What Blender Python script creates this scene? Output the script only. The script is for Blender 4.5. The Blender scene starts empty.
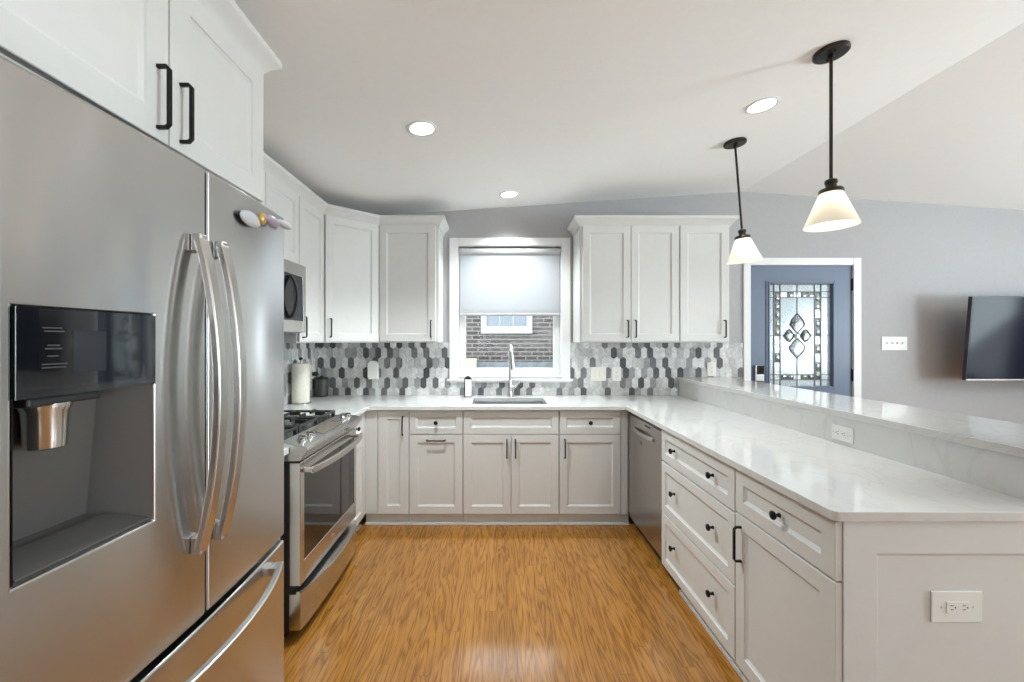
import bpy, bmesh, math, random
from mathutils import Vector, Matrix

# ------------------------------------------------------------------ camera, world, light
SC = bpy.context.scene
COL = SC.collection
R = math.radians
H = 1.413                                   # eye height
cd = bpy.data.cameras.new('camera')
cd.sensor_width = 36.0
cd.lens = 405.0 / 1024.0 * 36.0
cd.shift_x = 16.0 / 1024.0
cd.shift_y = -1.0 / 1024.0
cd.clip_start = 0.02
cam = bpy.data.objects.new('camera', cd)
cam.location = (0, 0, H)
cam.rotation_euler = (R(90), 0, 0)
COL.objects.link(cam)
SC.camera = cam

w = bpy.data.worlds.new('sky')
SC.world = w
w.use_nodes = True
bg = w.node_tree.nodes['Background']
bg.inputs[0].default_value = (0.86, 0.93, 1.0, 1)
bg.inputs[1].default_value = 4.2

def area_light(name, loc, rot, sx, sy, power, color=(1, 1, 1)):
    l = bpy.data.lights.new(name, 'AREA')
    l.shape = 'RECTANGLE'; l.size = sx; l.size_y = sy
    l.energy = power; l.color = color
    o = bpy.data.objects.new(name, l)
    o.location = loc; o.rotation_euler = rot
    COL.objects.link(o)
    return o

# daylight at unseen right windows plus rear fill, tilted up to brighten the ceiling
area_light('fill_rear_wide', (0.6, -3.95, 1.45), (R(155), 0, 0), 2.2, 1.2, 24, (0.84, 0.93, 1.0))  # added fill behind the camera, turned up at the ceiling
area_light('daylight_right_near', (5.98, 0.0, 1.45), (0, R(146), 0), 1.5, 0.8, 275, (0.79, 0.925, 0.98))
area_light('daylight_right_far', (5.98, 1.6, 1.45), (0, R(140), 0), 1.5, 0.8, 36, (0.79, 0.925, 0.98))

SC.view_settings.view_transform = 'Standard'
SC.view_settings.look = 'None'
SC.view_settings.gamma = 1.0
SC.view_settings.use_curve_mapping = False
SC.view_settings.exposure = 0.1
SC.cycles.max_bounces = 10
SC.cycles.diffuse_bounces = 6
SC.cycles.glossy_bounces = 4
SC.cycles.transmission_bounces = 6
SC.cycles.transparent_max_bounces = 8
SC.cycles.caustics_reflective = False
SC.cycles.caustics_refractive = False
SC.cycles.use_denoising = True
SC.cycles.sample_clamp_indirect = 6.0

rnd = random.Random(7)

# ------------------------------------------------------------------ materials
def mat(name, color, rough=0.5, metal=0.0, spec=0.5, emit=None, estr=0.0, **kw):
    m = bpy.data.materials.new(name)
    m.use_nodes = True
    p = m.node_tree.nodes['Principled BSDF']
    p.inputs['Base Color'].default_value = (*color, 1)
    p.inputs['Roughness'].default_value = rough
    p.inputs['Metallic'].default_value = metal
    p.inputs['Specular IOR Level'].default_value = spec
    if emit:
        p.inputs['Emission Color'].default_value = (*emit, 1)
        p.inputs['Emission Strength'].default_value = estr
    for k, v in kw.items():
        p.inputs[k.replace('_', ' ')].default_value = v
    return m

def nodes(m):
    return m.node_tree.nodes, m.node_tree.links, m.node_tree.nodes['Principled BSDF']

def speckle(m, c0, c1, scale=8.0, detail=6.0, lo=0.4, hi=0.6, stretch=(1, 1, 1), bump=0.0, distort=0.0):
    n, l, p = nodes(m)
    tc = n.new('ShaderNodeTexCoord'); mp = n.new('ShaderNodeMapping')
    mp.inputs['Scale'].default_value = stretch
    nz = n.new('ShaderNodeTexNoise')
    nz.inputs['Scale'].default_value = scale; nz.inputs['Detail'].default_value = detail
    nz.inputs['Distortion'].default_value = distort
    cr = n.new('ShaderNodeValToRGB')
    cr.color_ramp.elements[0].position = lo; cr.color_ramp.elements[0].color = (*c0, 1)
    cr.color_ramp.elements[1].position = hi; cr.color_ramp.elements[1].color = (*c1, 1)
    l.new(tc.outputs['Object'], mp.inputs['Vector']); l.new(mp.outputs[0], nz.inputs['Vector'])
    l.new(nz.outputs['Fac'], cr.inputs['Fac']); l.new(cr.outputs[0], p.inputs['Base Color'])
    if bump:
        b = n.new('ShaderNodeBump'); b.inputs['Strength'].default_value = bump; b.inputs['Distance'].default_value = 0.002
        l.new(nz.outputs['Fac'], b.inputs['Height']); l.new(b.outputs[0], p.inputs['Normal'])
    return m

def brushed(m, stretch, strength=0.03, aniso=0.0):
    n, l, p = nodes(m)
    if aniso:
        tg = n.new('ShaderNodeTangent'); tg.direction_type = 'UV_MAP'; tg.uv_map = 'grain'
        p.inputs['Anisotropic'].default_value = aniso; p.inputs['Anisotropic Rotation'].default_value = .25
        l.new(tg.outputs[0], p.inputs['Tangent'])
    tc = n.new('ShaderNodeTexCoord'); mp = n.new('ShaderNodeMapping')
    mp.inputs['Scale'].default_value = stretch
    nz = n.new('ShaderNodeTexNoise'); nz.inputs['Scale'].default_value = 1.0; nz.inputs['Detail'].default_value = 3.0
    b = n.new('ShaderNodeBump'); b.inputs['Strength'].default_value = strength; b.inputs['Distance'].default_value = 0.001
    l.new(tc.outputs['Object'], mp.inputs['Vector']); l.new(mp.outputs[0], nz.inputs['Vector'])
    l.new(nz.outputs['Fac'], b.inputs['Height']); l.new(b.outputs[0], p.inputs['Normal'])
    return m

M = {}
M['wall'] = speckle(mat('wall_paint', (.425, .42, .425), .85), (.420, .415, .420), (.430, .425, .430), 40, 4)
M['ceiling'] = speckle(mat('ceiling_paint', (.925, .925, .915), .9), (.92, .92, .91), (.93, .93, .92), 30, 4)
M['cab'] = speckle(mat('cabinet_paint', (.665, .66, .64), .40, spec=.4), (.66, .655, .635), (.67, .665, .645), 20, 3)
M['trim'] = mat('trim_paint', (.80, .80, .79), .4)
M['black'] = mat('black_metal', (.012, .012, .012), .4, .6)
M['blackgloss'] = mat('black_glass', (.006, .007, .009), .05, spec=.9)
M['blackplastic'] = mat('black_plastic', (.015, .015, .016), .45)
M['iron'] = mat('cast_iron', (.018, .018, .018), .55)
M['steel'] = brushed(mat('stainless_steel', (.60, .595, .585), .21, 1.0), (3, 3, 220), .004, .9)
M['steel2'] = brushed(mat('stainless_range', (.62, .605, .585), .24, 1.0), (3, 180, 3), .015)
M['steeldw'] = brushed(mat('stainless_dishwasher', (.50, .48, .455), .27, 1.0), (3, 3, 200), .02)
M['chrome'] = mat('brushed_nickel', (.72, .71, .70), .18, 1.0)
M['handle'] = brushed(mat('brushed_handle', (.60, .58, .55), .27, 1.0), (3, 3, 160), .03)
M['fridgebody'] = mat('grey_cabinet_side', (.16, .16, .165), .5, .3)
M['recess'] = mat('dark_grey_plastic', (.095, .092, .088), .28)
M['bronze'] = mat('oil_rubbed_bronze', (.045, .040, .032), .35, .8)
M['white'] = mat('white_plastic', (.80, .80, .77), .35)
M['cream'] = mat('cream_plastic', (.84, .82, .75), .4)
M['paper'] = speckle(mat('paper', (.78, .74, .65), .95), (.76, .72, .63), (.80, .76, .67), 60, 3, bump=.3)
M['canister'] = mat('dark_grey_ceramic', (.075, .072, .066), .45)
M['shaft'] = mat('dark_slot', (.02, .02, .02), .6)
M['doorblue'] = mat('slate_blue_paint', (.105, .140, .215), .42)
M['lead'] = mat('lead_came', (.09, .095, .095), .4, .7)
M['hinge'] = mat('dark_hinge', (.03, .03, .035), .45, .7)
M['tvscreen'] = mat('tv_screen', (.004, .007, .016), .12, spec=.14)
M['tvframe'] = mat('tv_bezel', (.03, .03, .035), .35, .3)
M['grout'] = mat('grout', (.56, .56, .55), .9)
M['gold'] = mat('gold_bead', (.55, .36, .12), .35, .6)
M['mauve'] = mat('mauve_glass', (.34, .27, .36), .3)
M['palegrey'] = mat('pale_grey_ceramic', (.50, .50, .51), .5)
M['ledlens'] = mat('led_lens', (.9, .9, .9), .5, emit=(1, .97, .92), estr=3.0)
M['display'] = mat('taupe_glass_display', (.13, .11, .085), .2)
M['glyph'] = mat('faint_print', (.045, .05, .06), .4)
M['panelgrey'] = mat('touch_area', (.022, .024, .032), .08)
M['ground'] = speckle(mat('gravel', (.3, .3, .28), .95), (.22, .22, .21), (.36, .35, .33), 12, 8)
M['concrete'] = speckle(mat('concrete', (.36, .38, .39), .9), (.18, .20, .21), (.25, .27, .28), 6, 6)
M['beige'] = mat('beige_metal', (.52, .48, .40), .6)
M['housewin'] = mat('house_window_glass', (.30, .33, .36), .15)
M['sinksteel'] = mat('sink_steel', (.62, .62, .63), .3, 1.0)

# quartz
m = mat('quartz', (.72, .715, .70), .07, spec=.55); M['quartz'] = m
n, l, p = nodes(m)
tc = n.new('ShaderNodeTexCoord')
nz = n.new('ShaderNodeTexNoise'); nz.inputs['Scale'].default_value = 2.2; nz.inputs['Detail'].default_value = 9; nz.inputs['Distortion'].default_value = 2.2
cr = n.new('ShaderNodeValToRGB')
e = cr.color_ramp.elements
e[0].position = .47; e[0].color = (.675, .67, .655, 1)
e[1].position = .53; e[1].color = (.675, .67, .655, 1)
x = cr.color_ramp.elements.new(.5); x.color = (.635, .625, .61, 1)
l.new(tc.outputs['Object'], nz.inputs['Vector']); l.new(nz.outputs['Fac'], cr.inputs['Fac']); l.new(cr.outputs[0], p.inputs['Base Color'])

# oak strip floor, boards run away from the camera (along Y)
m = mat('oak_strip_floor', (.4, .2, .06), .15, spec=.75); M['oak'] = m
n, l, p = nodes(m)
tc = n.new('ShaderNodeTexCoord')
sep = n.new('ShaderNodeSeparateXYZ'); com = n.new('ShaderNodeCombineXYZ')
l.new(tc.outputs['Object'], sep.inputs[0]); l.new(sep.outputs['X'], com.inputs['Y'])
rw = n.new('ShaderNodeMath'); rw.operation = 'DIVIDE'; rw.inputs[1].default_value = .0575
rf_ = n.new('ShaderNodeMath'); rf_.operation = 'FLOOR'; wn = n.new('ShaderNodeTexWhiteNoise'); wn.noise_dimensions = '1D'
sh_ = n.new('ShaderNodeMath'); sh_.operation = 'MULTIPLY_ADD'; sh_.inputs[1].default_value = 1.15
l.new(sep.outputs['X'], rw.inputs[0]); l.new(rw.outputs[0], rf_.inputs[0]); l.new(rf_.outputs[0], wn.inputs['W'])
l.new(wn.outputs['Value'], sh_.inputs[0]); l.new(sep.outputs['Y'], sh_.inputs[2]); l.new(sh_.outputs[0], com.inputs['X'])
br = n.new('ShaderNodeTexBrick')
br.offset = .0; br.offset_frequency = 2; br.squash = 1.0
br.inputs['Scale'].default_value = 1.0
br.inputs['Brick Width'].default_value = 1.15
br.inputs['Row Height'].default_value = .0575
br.inputs['Mortar Size'].default_value = .0007
br.inputs['Mortar Smooth'].default_value = .1
br.inputs['Bias'].default_value = 0.0
br.inputs['Color1'].default_value = (0, 0, 0, 1); br.inputs['Color2'].default_value = (1, 1, 1, 1)
br.inputs['Mortar'].default_value = (.5, .5, .5, 1)
l.new(com.outputs[0], br.inputs['Vector'])
# offset the grain board by board
mul = n.new('ShaderNodeVectorMath'); mul.operation = 'MULTIPLY_ADD'
mul.inputs[1].default_value = (7.0, 13.0, 5.0)
l.new(br.outputs['Color'], mul.inputs[0]); l.new(tc.outputs['Object'], mul.inputs[2])
mp = n.new('ShaderNodeMapping'); mp.inputs['Scale'].default_value = (13, 1.15, 1)
l.new(mul.outputs[0], mp.inputs['Vector'])
wv = n.new('ShaderNodeTexNoise'); wv.inputs['Scale'].default_value = 1.0; wv.inputs['Detail'].default_value = 2.5; wv.inputs['Roughness'].default_value = .5; wv.inputs['Distortion'].default_value = .35
l.new(mp.outputs[0], wv.inputs['Vector'])
mm = n.new('ShaderNodeMath'); mm.operation = 'MULTIPLY'; mm.inputs[1].default_value = 23.0
l.new(wv.outputs['Fac'], mm.inputs[0])
fr = n.new('ShaderNodeMath'); fr.operation = 'PINGPONG'; fr.inputs[1].default_value = 1.0
l.new(mm.outputs[0], fr.inputs[0])
mp2 = n.new('ShaderNodeMapping'); mp2.inputs['Scale'].default_value = (300, 9, 1)
l.new(mul.outputs[0], mp2.inputs['Vector'])
fine = n.new('ShaderNodeTexNoise'); fine.inputs['Scale'].default_value = 1; fine.inputs['Detail'].default_value = 3
l.new(mp2.outputs[0], fine.inputs['Vector'])
add = n.new('ShaderNodeMath'); add.operation = 'MULTIPLY_ADD'; add.inputs[1].default_value = .40
l.new(fr.outputs[0], add.inputs[0]); l.new(fine.outputs['Fac'], add.inputs[2])
cr = n.new('ShaderNodeValToRGB'); e = cr.color_ramp.elements
e[0].position = .42; e[0].color = (.190, .070, .010, 1)
e[1].position = .80; e[1].color = (.390, .175, .036, 1)
l.new(add.outputs[0], cr.inputs['Fac'])
tone = n.new('ShaderNodeValToRGB'); e = tone.color_ramp.elements
e[0].position = 0; e[0].color = (.88, .86, .82, 1); e[1].position = 1; e[1].color = (1.08, 1.07, 1.04, 1)
l.new(br.outputs['Color'], tone.inputs['Fac'])
mx = n.new('ShaderNodeMix'); mx.data_type = 'RGBA'; mx.blend_type = 'MULTIPLY'; mx.inputs['Factor'].default_value = 1
l.new(cr.outputs[0], mx.inputs['A']); l.new(tone.outputs[0], mx.inputs['B'])
mx2 = n.new('ShaderNodeMix'); mx2.data_type = 'RGBA'; mx2.inputs['B'].default_value = (.12, .05, .015, 1)
l.new(br.outputs['Fac'], mx2.inputs['Factor']); l.new(mx.outputs['Result'], mx2.inputs['A'])
l.new(mx2.outputs['Result'], p.inputs['Base Color'])
bp = n.new('ShaderNodeBump'); bp.inputs['Strength'].default_value = .12; bp.inputs['Distance'].default_value = .001
l.new(add.outputs[0], bp.inputs['Height']); l.new(bp.outputs[0], p.inputs['Normal'])

# brick wall of the neighbouring house
m = mat('brown_brick', (.3, .25, .22), .9); M['brick'] = m
n, l, p = nodes(m)
tc = n.new('ShaderNodeTexCoord'); sep = n.new('ShaderNodeSeparateXYZ'); com = n.new('ShaderNodeCombineXYZ')
l.new(tc.outputs['Object'], sep.inputs[0]); l.new(sep.outputs['X'], com.inputs['X']); l.new(sep.outputs['Z'], com.inputs['Y'])
br = n.new('ShaderNodeTexBrick'); br.inputs['Scale'].default_value = 1
br.inputs['Brick Width'].default_value = .215; br.inputs['Row Height'].default_value = .075
br.inputs['Mortar Size'].default_value = .009; br.inputs['Bias'].default_value = -.1
br.inputs['Color1'].default_value = (.085, .066, .058, 1); br.inputs['Color2'].default_value = (.150, .124, .112, 1)
br.inputs['Mortar'].default_value = (.30, .29, .275, 1)
l.new(com.outputs[0], br.inputs['Vector']); l.new(br.outputs['Color'], p.inputs['Base Color'])

# roller shade fabric (lets daylight through)
m = bpy.data.materials.new('shade_fabric'); m.use_nodes = True; M['fabric'] = m
n = m.node_tree.nodes; l = m.node_tree.links; n.clear()
out = n.new('ShaderNodeOutputMaterial'); ms = n.new('ShaderNodeMixShader'); ms.inputs[0].default_value = .62
df = n.new('ShaderNodeBsdfDiffuse'); df.inputs[0].default_value = (.86, .87, .89, 1)
tr = n.new('ShaderNodeBsdfTranslucent'); tr.inputs[0].default_value = (.64, .65, .665, 1)
l.new(df.outputs[0], ms.inputs[1]); l.new(tr.outputs[0], ms.inputs[2]); l.new(ms.outputs[0], out.inputs[0])

# lit frosted glass shade of the pendants
m = bpy.data.materials.new('opal_glass'); m.use_nodes = True; M['opal'] = m
n = m.node_tree.nodes; l = m.node_tree.links; n.clear()
out = n.new('ShaderNodeOutputMaterial'); ms = n.new('ShaderNodeMixShader'); ms.inputs[0].default_value = .5
df = n.new('ShaderNodeBsdfDiffuse'); df.inputs[0].default_value = (.86, .83, .76, 1)
tr = n.new('ShaderNodeBsdfTranslucent'); tr.inputs[0].default_value = (.93, .90, .84, 1)
l.new(df.outputs[0], ms.inputs[1]); l.new(tr.outputs[0], ms.inputs[2]); l.new(ms.outputs[0], out.inputs[0])

# clear window pane
m = bpy.data.materials.new('window_glass'); m.use_nodes = True; M['glass'] = m
n = m.node_tree.nodes; l = m.node_tree.links; n.clear()
out = n.new('ShaderNodeOutputMaterial'); ms = n.new('ShaderNodeMixShader'); ms.inputs[0].default_value = .004
tp = n.new('ShaderNodeBsdfTransparent'); gl = n.new('ShaderNodeBsdfGlossy'); gl.inputs['Roughness'].default_value = .02
tp.inputs[0].default_value = (.94, .96, .96, 1)
l.new(tp.outputs[0], ms.inputs[1]); l.new(gl.outputs[0], ms.inputs[2]); l.new(ms.outputs[0], out.inputs[0])

def textured_glass(name, color, scale, lo=.5):
    m = bpy.data.materials.new(name); m.use_nodes = True
    n = m.node_tree.nodes; l = m.node_tree.links; n.clear()
    out = n.new('ShaderNodeOutputMaterial')
    tc = n.new('ShaderNodeTexCoord'); nz = n.new('ShaderNodeTexNoise')
    nz.inputs['Scale'].default_value = scale; nz.inputs['Detail'].default_value = 4
    cr = n.new('ShaderNodeValToRGB'); e = cr.color_ramp.elements
    e[0].position = .36; e[0].color = (*[c * lo for c in color], 1); e[1].position = .58; e[1].color = (*color, 1)
    l.new(tc.outputs['Object'], nz.inputs['Vector']); l.new(nz.outputs['Fac'], cr.inputs['Fac'])
    tp = n.new('ShaderNodeBsdfTransparent'); tl = n.new('ShaderNodeBsdfTranslucent')
    l.new(cr.outputs[0], tp.inputs[0]); l.new(cr.outputs[0], tl.inputs[0])
    bp = n.new('ShaderNodeBump'); bp.inputs['Strength'].default_value = .4; bp.inputs['Distance'].default_value = .003
    l.new(nz.outputs['Fac'], bp.inputs['Height'])
    gl = n.new('ShaderNodeBsdfGlossy'); gl.inputs['Roughness'].default_value = .12; l.new(bp.outputs[0], gl.inputs['Normal'])
    m1 = n.new('ShaderNodeMixShader'); m1.inputs[0].default_value = .72
    l.new(tp.outputs[0], m1.inputs[1]); l.new(tl.outputs[0], m1.inputs[2])
    m2 = n.new('ShaderNodeMixShader'); m2.inputs[0].default_value = .10
    l.new(m1.outputs[0], m2.inputs[1]); l.new(gl.outputs[0], m2.inputs[2]); l.new(m2.outputs[0], out.inputs[0])
    return m
M['pebble'] = textured_glass('pebbled_glass', (.57, .60, .595), 120, .5)
M['smooth'] = textured_glass('clear_art_glass', (.55, .60, .60), 75, .72)
M['bevel'] = textured_glass('bevelled_glass', (.64, .66, .655), 60, .55)
M['beveldark'] = textured_glass('bevelled_dark_glass', (.08, .087, .083), 90, .3)
M['bevelgreen'] = textured_glass('bevelled_green_glass', (.115, .13, .094), 90, .4)

# tiles
TILE = []
for i, (c, wgt) in enumerate([((.66, .66, .65), 5), ((.58, .58, .57), 5), ((.74, .74, .73), 5), ((.48, .48, .475), 4),
                              ((.33, .33, .33), 3), ((.125, .125, .127), 3.4), ((.085, .085, .088), 2.8), ((.19, .19, .19), 3.0)]):
    mm = speckle(mat('tile_glaze', c, .28), tuple(v * .82 for v in c), tuple(min(1, v * 1.12) for v in c), 22, 8, .35, .65, distort=1.2)
    TILE.append((mm, wgt))

# ------------------------------------------------------------------ mesh helpers
def new():
    return bmesh.new()

def quadbox(bm, p):          # 8 points: bottom 4 ccw, top 4 ccw
    v = [bm.verts.new(q) for q in p]
    for f in ((0, 3, 2, 1), (4, 5, 6, 7), (0, 1, 5, 4), (1, 2, 6, 5), (2, 3, 7, 6), (3, 0, 4, 7)):
        bm.faces.new([v[i] for i in f])
    return v

def box(bm, x0, x1, y0, y1, z0, z1):
    return quadbox(bm, [(x0, y0, z0), (x1, y0, z0), (x1, y1, z0), (x0, y1, z0),
                        (x0, y0, z1), (x1, y0, z1), (x1, y1, z1), (x0, y1, z1)])

def obox(bm, o, u, n, a0, a1, z0, z1, d0, d1):
    """box in a frame: origin o, horizontal axis u, outward axis n"""
    o = Vector(o); u = Vector(u); n = Vector(n); Z = Vector((0, 0, 1))
    f = lambda a, d, z: o + u * a + n * d + Z * z
    return quadbox(bm, [f(a0, d0, z0), f(a1, d0, z0), f(a1, d1, z0), f(a0, d1, z0),
                        f(a0, d0, z1), f(a1, d0, z1), f(a1, d1, z1), f(a0, d1, z1)])

def prism(bm, prof, axis, a0, a1):
    """extrude profile [(p,q)] along axis ('x': profile is y,z; 'y': x,z; 'z': x,y)"""
    def P(a, p, q):
        return {'x': (a, p, q), 'y': (p, a, q), 'z': (p, q, a)}[axis]
    A = [bm.verts.new(P(a0, *q)) for q in prof]
    B = [bm.verts.new(P(a1, *q)) for q in prof]
    k = len(prof)
    bm.faces.new(A); bm.faces.new(B[::-1])
    for i in range(k):
        bm.faces.new((A[i], B[i], B[(i + 1) % k], A[(i + 1) % k]))

def ring_frame(d):
    d = d.normalized()
    a = Vector((0, 0, 1)) if abs(d.z) < .9 else Vector((1, 0, 0))
    s = d.cross(a).normalized()
    return s, s.cross(d).normalized()

def tube(bm, pts, r, seg=10, rz=None, cap=True):
    """sweep an ellipse (r sideways, rz upright) along pts; r may be a list"""
    pts = [Vector(q) for q in pts]
    rings = []
    for i, q in enumerate(pts):
        d = (pts[min(i + 1, len(pts) - 1)] - pts[max(i - 1, 0)])
        s, t = ring_frame(d)
        ra = r[i] if isinstance(r, (list, tuple)) else r
        rb = (rz[i] if isinstance(rz, (list, tuple)) else rz) if rz else ra
        rings.append([bm.verts.new(q + s * ra * math.cos(2 * math.pi * k / seg) + t * rb * math.sin(2 * math.pi * k / seg)) for k in range(seg)])
    for a, b in zip(rings, rings[1:]):
        for k in range(seg):
            bm.faces.new((a[k], a[(k + 1) % seg], b[(k + 1) % seg], b[k]))
    if cap:
        bm.faces.new(rings[0][::-1]); bm.faces.new(rings[-1])

def sqtube(bm, pts, hw, ht, up):
    """rectangular bar along pts with half width hw across and half thickness ht along up"""
    pts = [Vector(q) for q in pts]; up = Vector(up)
    rings = []
    for i, q in enumerate(pts):
        d = (pts[min(i + 1, len(pts) - 1)] - pts[max(i - 1, 0)]).normalized()
        s = d.cross(up).normalized(); t = s.cross(d).normalized()
        rings.append([bm.verts.new(q + s * a * hw + t * b * ht) for a, b in ((-1, -1), (1, -1), (1, 1), (-1, 1))])
    for a, b in zip(rings, rings[1:]):
        for k in range(4):
            bm.faces.new((a[k], a[(k + 1) % 4], b[(k + 1) % 4], b[k]))
    bm.faces.new(rings[0][::-1]); bm.faces.new(rings[-1])

def lathe(bm, prof, c, axis=(0, 0, 1), seg=24, capa=True, capb=True):
    """revolve [(r, h)] about axis through c"""
    c = Vector(c); ax = Vector(axis).normalized()
    s, t = ring_frame(ax)
    rings = []
    for r, h in prof:
        rings.append([bm.verts.new(c + ax * h + (s * math.cos(2 * math.pi * k / seg) + t * math.sin(2 * math.pi * k / seg)) * max(r, 1e-5)) for k in range(seg)])
    for a, b in zip(rings, rings[1:]):
        for k in range(seg):
            bm.faces.new((a[k], a[(k + 1) % seg], b[(k + 1) % seg], b[k]))
    if capa: bm.faces.new(rings[0][::-1])
    if capb: bm.faces.new(rings[-1])

def cells(bm, xs, ys, inside, z0, z1):
    """plan shape from grid cells, extruded z0..z1"""
    vs = {}
    def V(i, j):
        if (i, j) not in vs: vs[(i, j)] = bm.verts.new((xs[i], ys[j], z0))
        return vs[(i, j)]
    fs = []
    for i in range(len(xs) - 1):
        for j in range(len(ys) - 1):
            if inside((xs[i] + xs[i + 1]) / 2, (ys[j] + ys[j + 1]) / 2):
                fs.append(bm.faces.new((V(i, j), V(i + 1, j), V(i + 1, j + 1), V(i, j + 1))))
    r = bmesh.ops.extrude_face_region(bm, geom=fs)
    for v in r['geom']:
        if isinstance(v, bmesh.types.BMVert): v.co.z = z1

def origin_of(o):
    v = Vector((0, 0, 0))
    while o: v += o.location; o = o.parent
    return v

def mk(name, bm, material, parent=None, bevel=0.0, seg=2, angle=35, kind=None, mats=None):
    bmesh.ops.recalc_face_normals(bm, faces=bm.faces[:])
    org = origin_of(parent) if parent else Vector((0, 0, 0))
    if parent:
        for v in bm.verts: v.co -= org
    me = bpy.data.meshes.new(name)
    bm.to_mesh(me); bm.free()
    for mm in (mats or [material]): me.materials.append(mm)
    for q in me.polygons: q.use_smooth = True
    if material is M.get('steel'):
        uv = me.uv_layers.new(name='grain')
        for lp in me.loops:
            c_ = me.vertices[lp.vertex_index].co
            uv.data[lp.index].uv = (c_.y + c_.x * .3, c_.z)
    me.set_sharp_from_angle(angle=R(angle))
    o = bpy.data.objects.new(name, me)
    COL.objects.link(o)
    if parent: o.parent = parent
    if bevel:
        b = o.modifiers.new('bevel', 'BEVEL'); b.width = bevel; b.segments = seg
        b.limit_method = 'ANGLE'; b.angle_limit = R(40); b.harden_normals = True
    if kind: o['kind'] = kind
    return o

def thing(name, label, cat, loc, group=None, kind=None):
    o = bpy.data.objects.new(name, None)
    o.empty_display_size = .1
    o.location = loc
    COL.objects.link(o)
    return tag(o, label, cat, group, kind)

def tag(o, label=None, cat=None, group=None, kind=None):
    if label: o['label'] = label
    if cat: o['category'] = cat
    if group: o['group'] = group
    if kind: o['kind'] = kind
    return o

def dup(root, loc, label=None):
    r = root.copy(); COL.objects.link(r); r.location = loc
    if label: r['label'] = label
    for ch in list(root.children):
        c = ch.copy(); COL.objects.link(c); c.parent = r
        for g in list(ch.children):
            d = g.copy(); COL.objects.link(d); d.parent = c
    return r

X, Y, Z = Vector((1, 0, 0)), Vector((0, 1, 0)), Vector((0, 0, 1))
D2 = 1 / math.sqrt(2)

# ------------------------------------------------------------------ room shell
WL, WR, WB, WF = -1.62, 6.07, 3.665, -4.0
RIDGE_X, RIDGE_Z, SLOPE = 2.226, 2.755, .066
def ceil_z(x): return RIDGE_Z - SLOPE * abs(x - RIDGE_X)

b = new(); box(b, WL - .12, WR + .12, WF - .12, WB + .12, -.12, 0)
mk('floor', b, M['oak'], kind='structure')
b = new()
prism(b, [(WL - .12, ceil_z(WL - .12)), (RIDGE_X, RIDGE_Z), (WR + .12, ceil_z(WR + .12)), (WR + .12, ceil_z(WR) + .2), (RIDGE_X, RIDGE_Z + .2), (WL - .12, ceil_z(WL) + .2)], 'y', WF - .12, WB + .12)
mk('ceiling', b, M['ceiling'], kind='structure', angle=2)

def wall_xz(name, y0, y1, xs, zs, holes):
    bm = new(); vs = {}; fs = []
    top = zs[-1]
    def V(i, j):
        if (i, j) not in vs:
            z = zs[j] if j < len(zs) - 1 else ceil_z(xs[i])
            vs[(i, j)] = bm.verts.new((xs[i], y0, z))
        return vs[(i, j)]
    for i in range(len(xs) - 1):
        for j in range(len(zs) - 1):
            cx = (xs[i] + xs[i + 1]) / 2; cz = (zs[j] + zs[j + 1]) / 2
            if any(h[0] < cx < h[1] and h[2] < cz < h[3] for h in holes): continue
            fs.append(bm.faces.new((V(i, j), V(i + 1, j), V(i + 1, j + 1), V(i, j + 1))))
    r = bmesh.ops.extrude_face_region(bm, geom=fs)
    for v in r['geom']:
        if isinstance(v, bmesh.types.BMVert): v.co.y = y1
    return mk(name, bm, M['wall'], kind='structure')

WIN = (-.355, .605, 1.075, 2.275)
DOOR = (2.285, 3.235, 0.0, 2.10)
wall_xz('wall_back', WB, WB + .15, [WL - .12, WIN[0], WIN[1], RIDGE_X, DOOR[0], DOOR[1], WR + .12], [0, WIN[2], DOOR[3], WIN[3], 9], [WIN, DOOR])
REAR = [(-.5, 1.7, .9, 2.1)]
wall_xz('wall_front', WF - .12, WF, [WL - .12, -.5, 1.7, RIDGE_X, WR + .12], [0, .9, 2.1, 9], REAR)
b = new(); box(b, WL - .12, WL, WF, WB, 0, ceil_z(WL)); mk('wall_left', b, M['wall'], kind='structure')
b = new()
for y0, y1, z0, z1 in ((WF, WB, 0, .7), (WF, WB, 2.2, 2.5), (WF, -.4, .7, 2.2), (.4, 1.2, .7, 2.2), (2.0, WB, .7, 2.2)):
    box(b, WR, WR + .12, y0, y1, z0, z1)
mk('wall_right', b, M['wall'], kind='structure')

# low wall that carries the raised bar
b = new(); box(b, 1.662, 1.79, 1.212, WB, 0, 1.045)
mk('wall_peninsula', b, M['wall'], kind='structure')

# ------------------------------------------------------------------ window over the sink
win = thing('window_1', None, None, (.125, WB, WIN[2]), kind='structure')
cx0, cx1, cz1 = -.42, .67, 2.335
b = new()
for x0, x1, z0, z1 in ((cx0, cx0 + .075, 1.06, cz1), (cx1 - .075, cx1, 1.06, cz1), (cx0 + .075, cx1 - .075, cz1 - .07, cz1)):
    box(b, x0, x1, WB - .018, WB - .0005, z0, z1)
mk('casing', b, M['trim'], win, .004)
b = new(); box(b, cx0 - .02, cx1 + .02, WB - .045, WB + .02, 1.043, 1.062)
box(b, cx0, cx1, WB - .02, WB - .0005, 1.030, 1.043)
mk('sill', b, M['trim'], win, .004)
b = new()
for x0, x1, z0, z1 in ((WIN[0], WIN[0] + .014, WIN[2], WIN[3]), (WIN[1] - .014, WIN[1], WIN[2], WIN[3]), (WIN[0], WIN[1], WIN[3] - .014, WIN[3]), (WIN[0], WIN[1], WIN[2], WIN[2] + .014)):
    box(b, x0, x1, WB + .001, WB + .13, z0, z1)
mk('jamb', b, M['trim'], win, .002)
b = new()
sx0, sx1, sz0, sz1 = WIN[0] + .015, WIN[1] - .015, WIN[2] + .015, WIN[3] - .015
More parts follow.
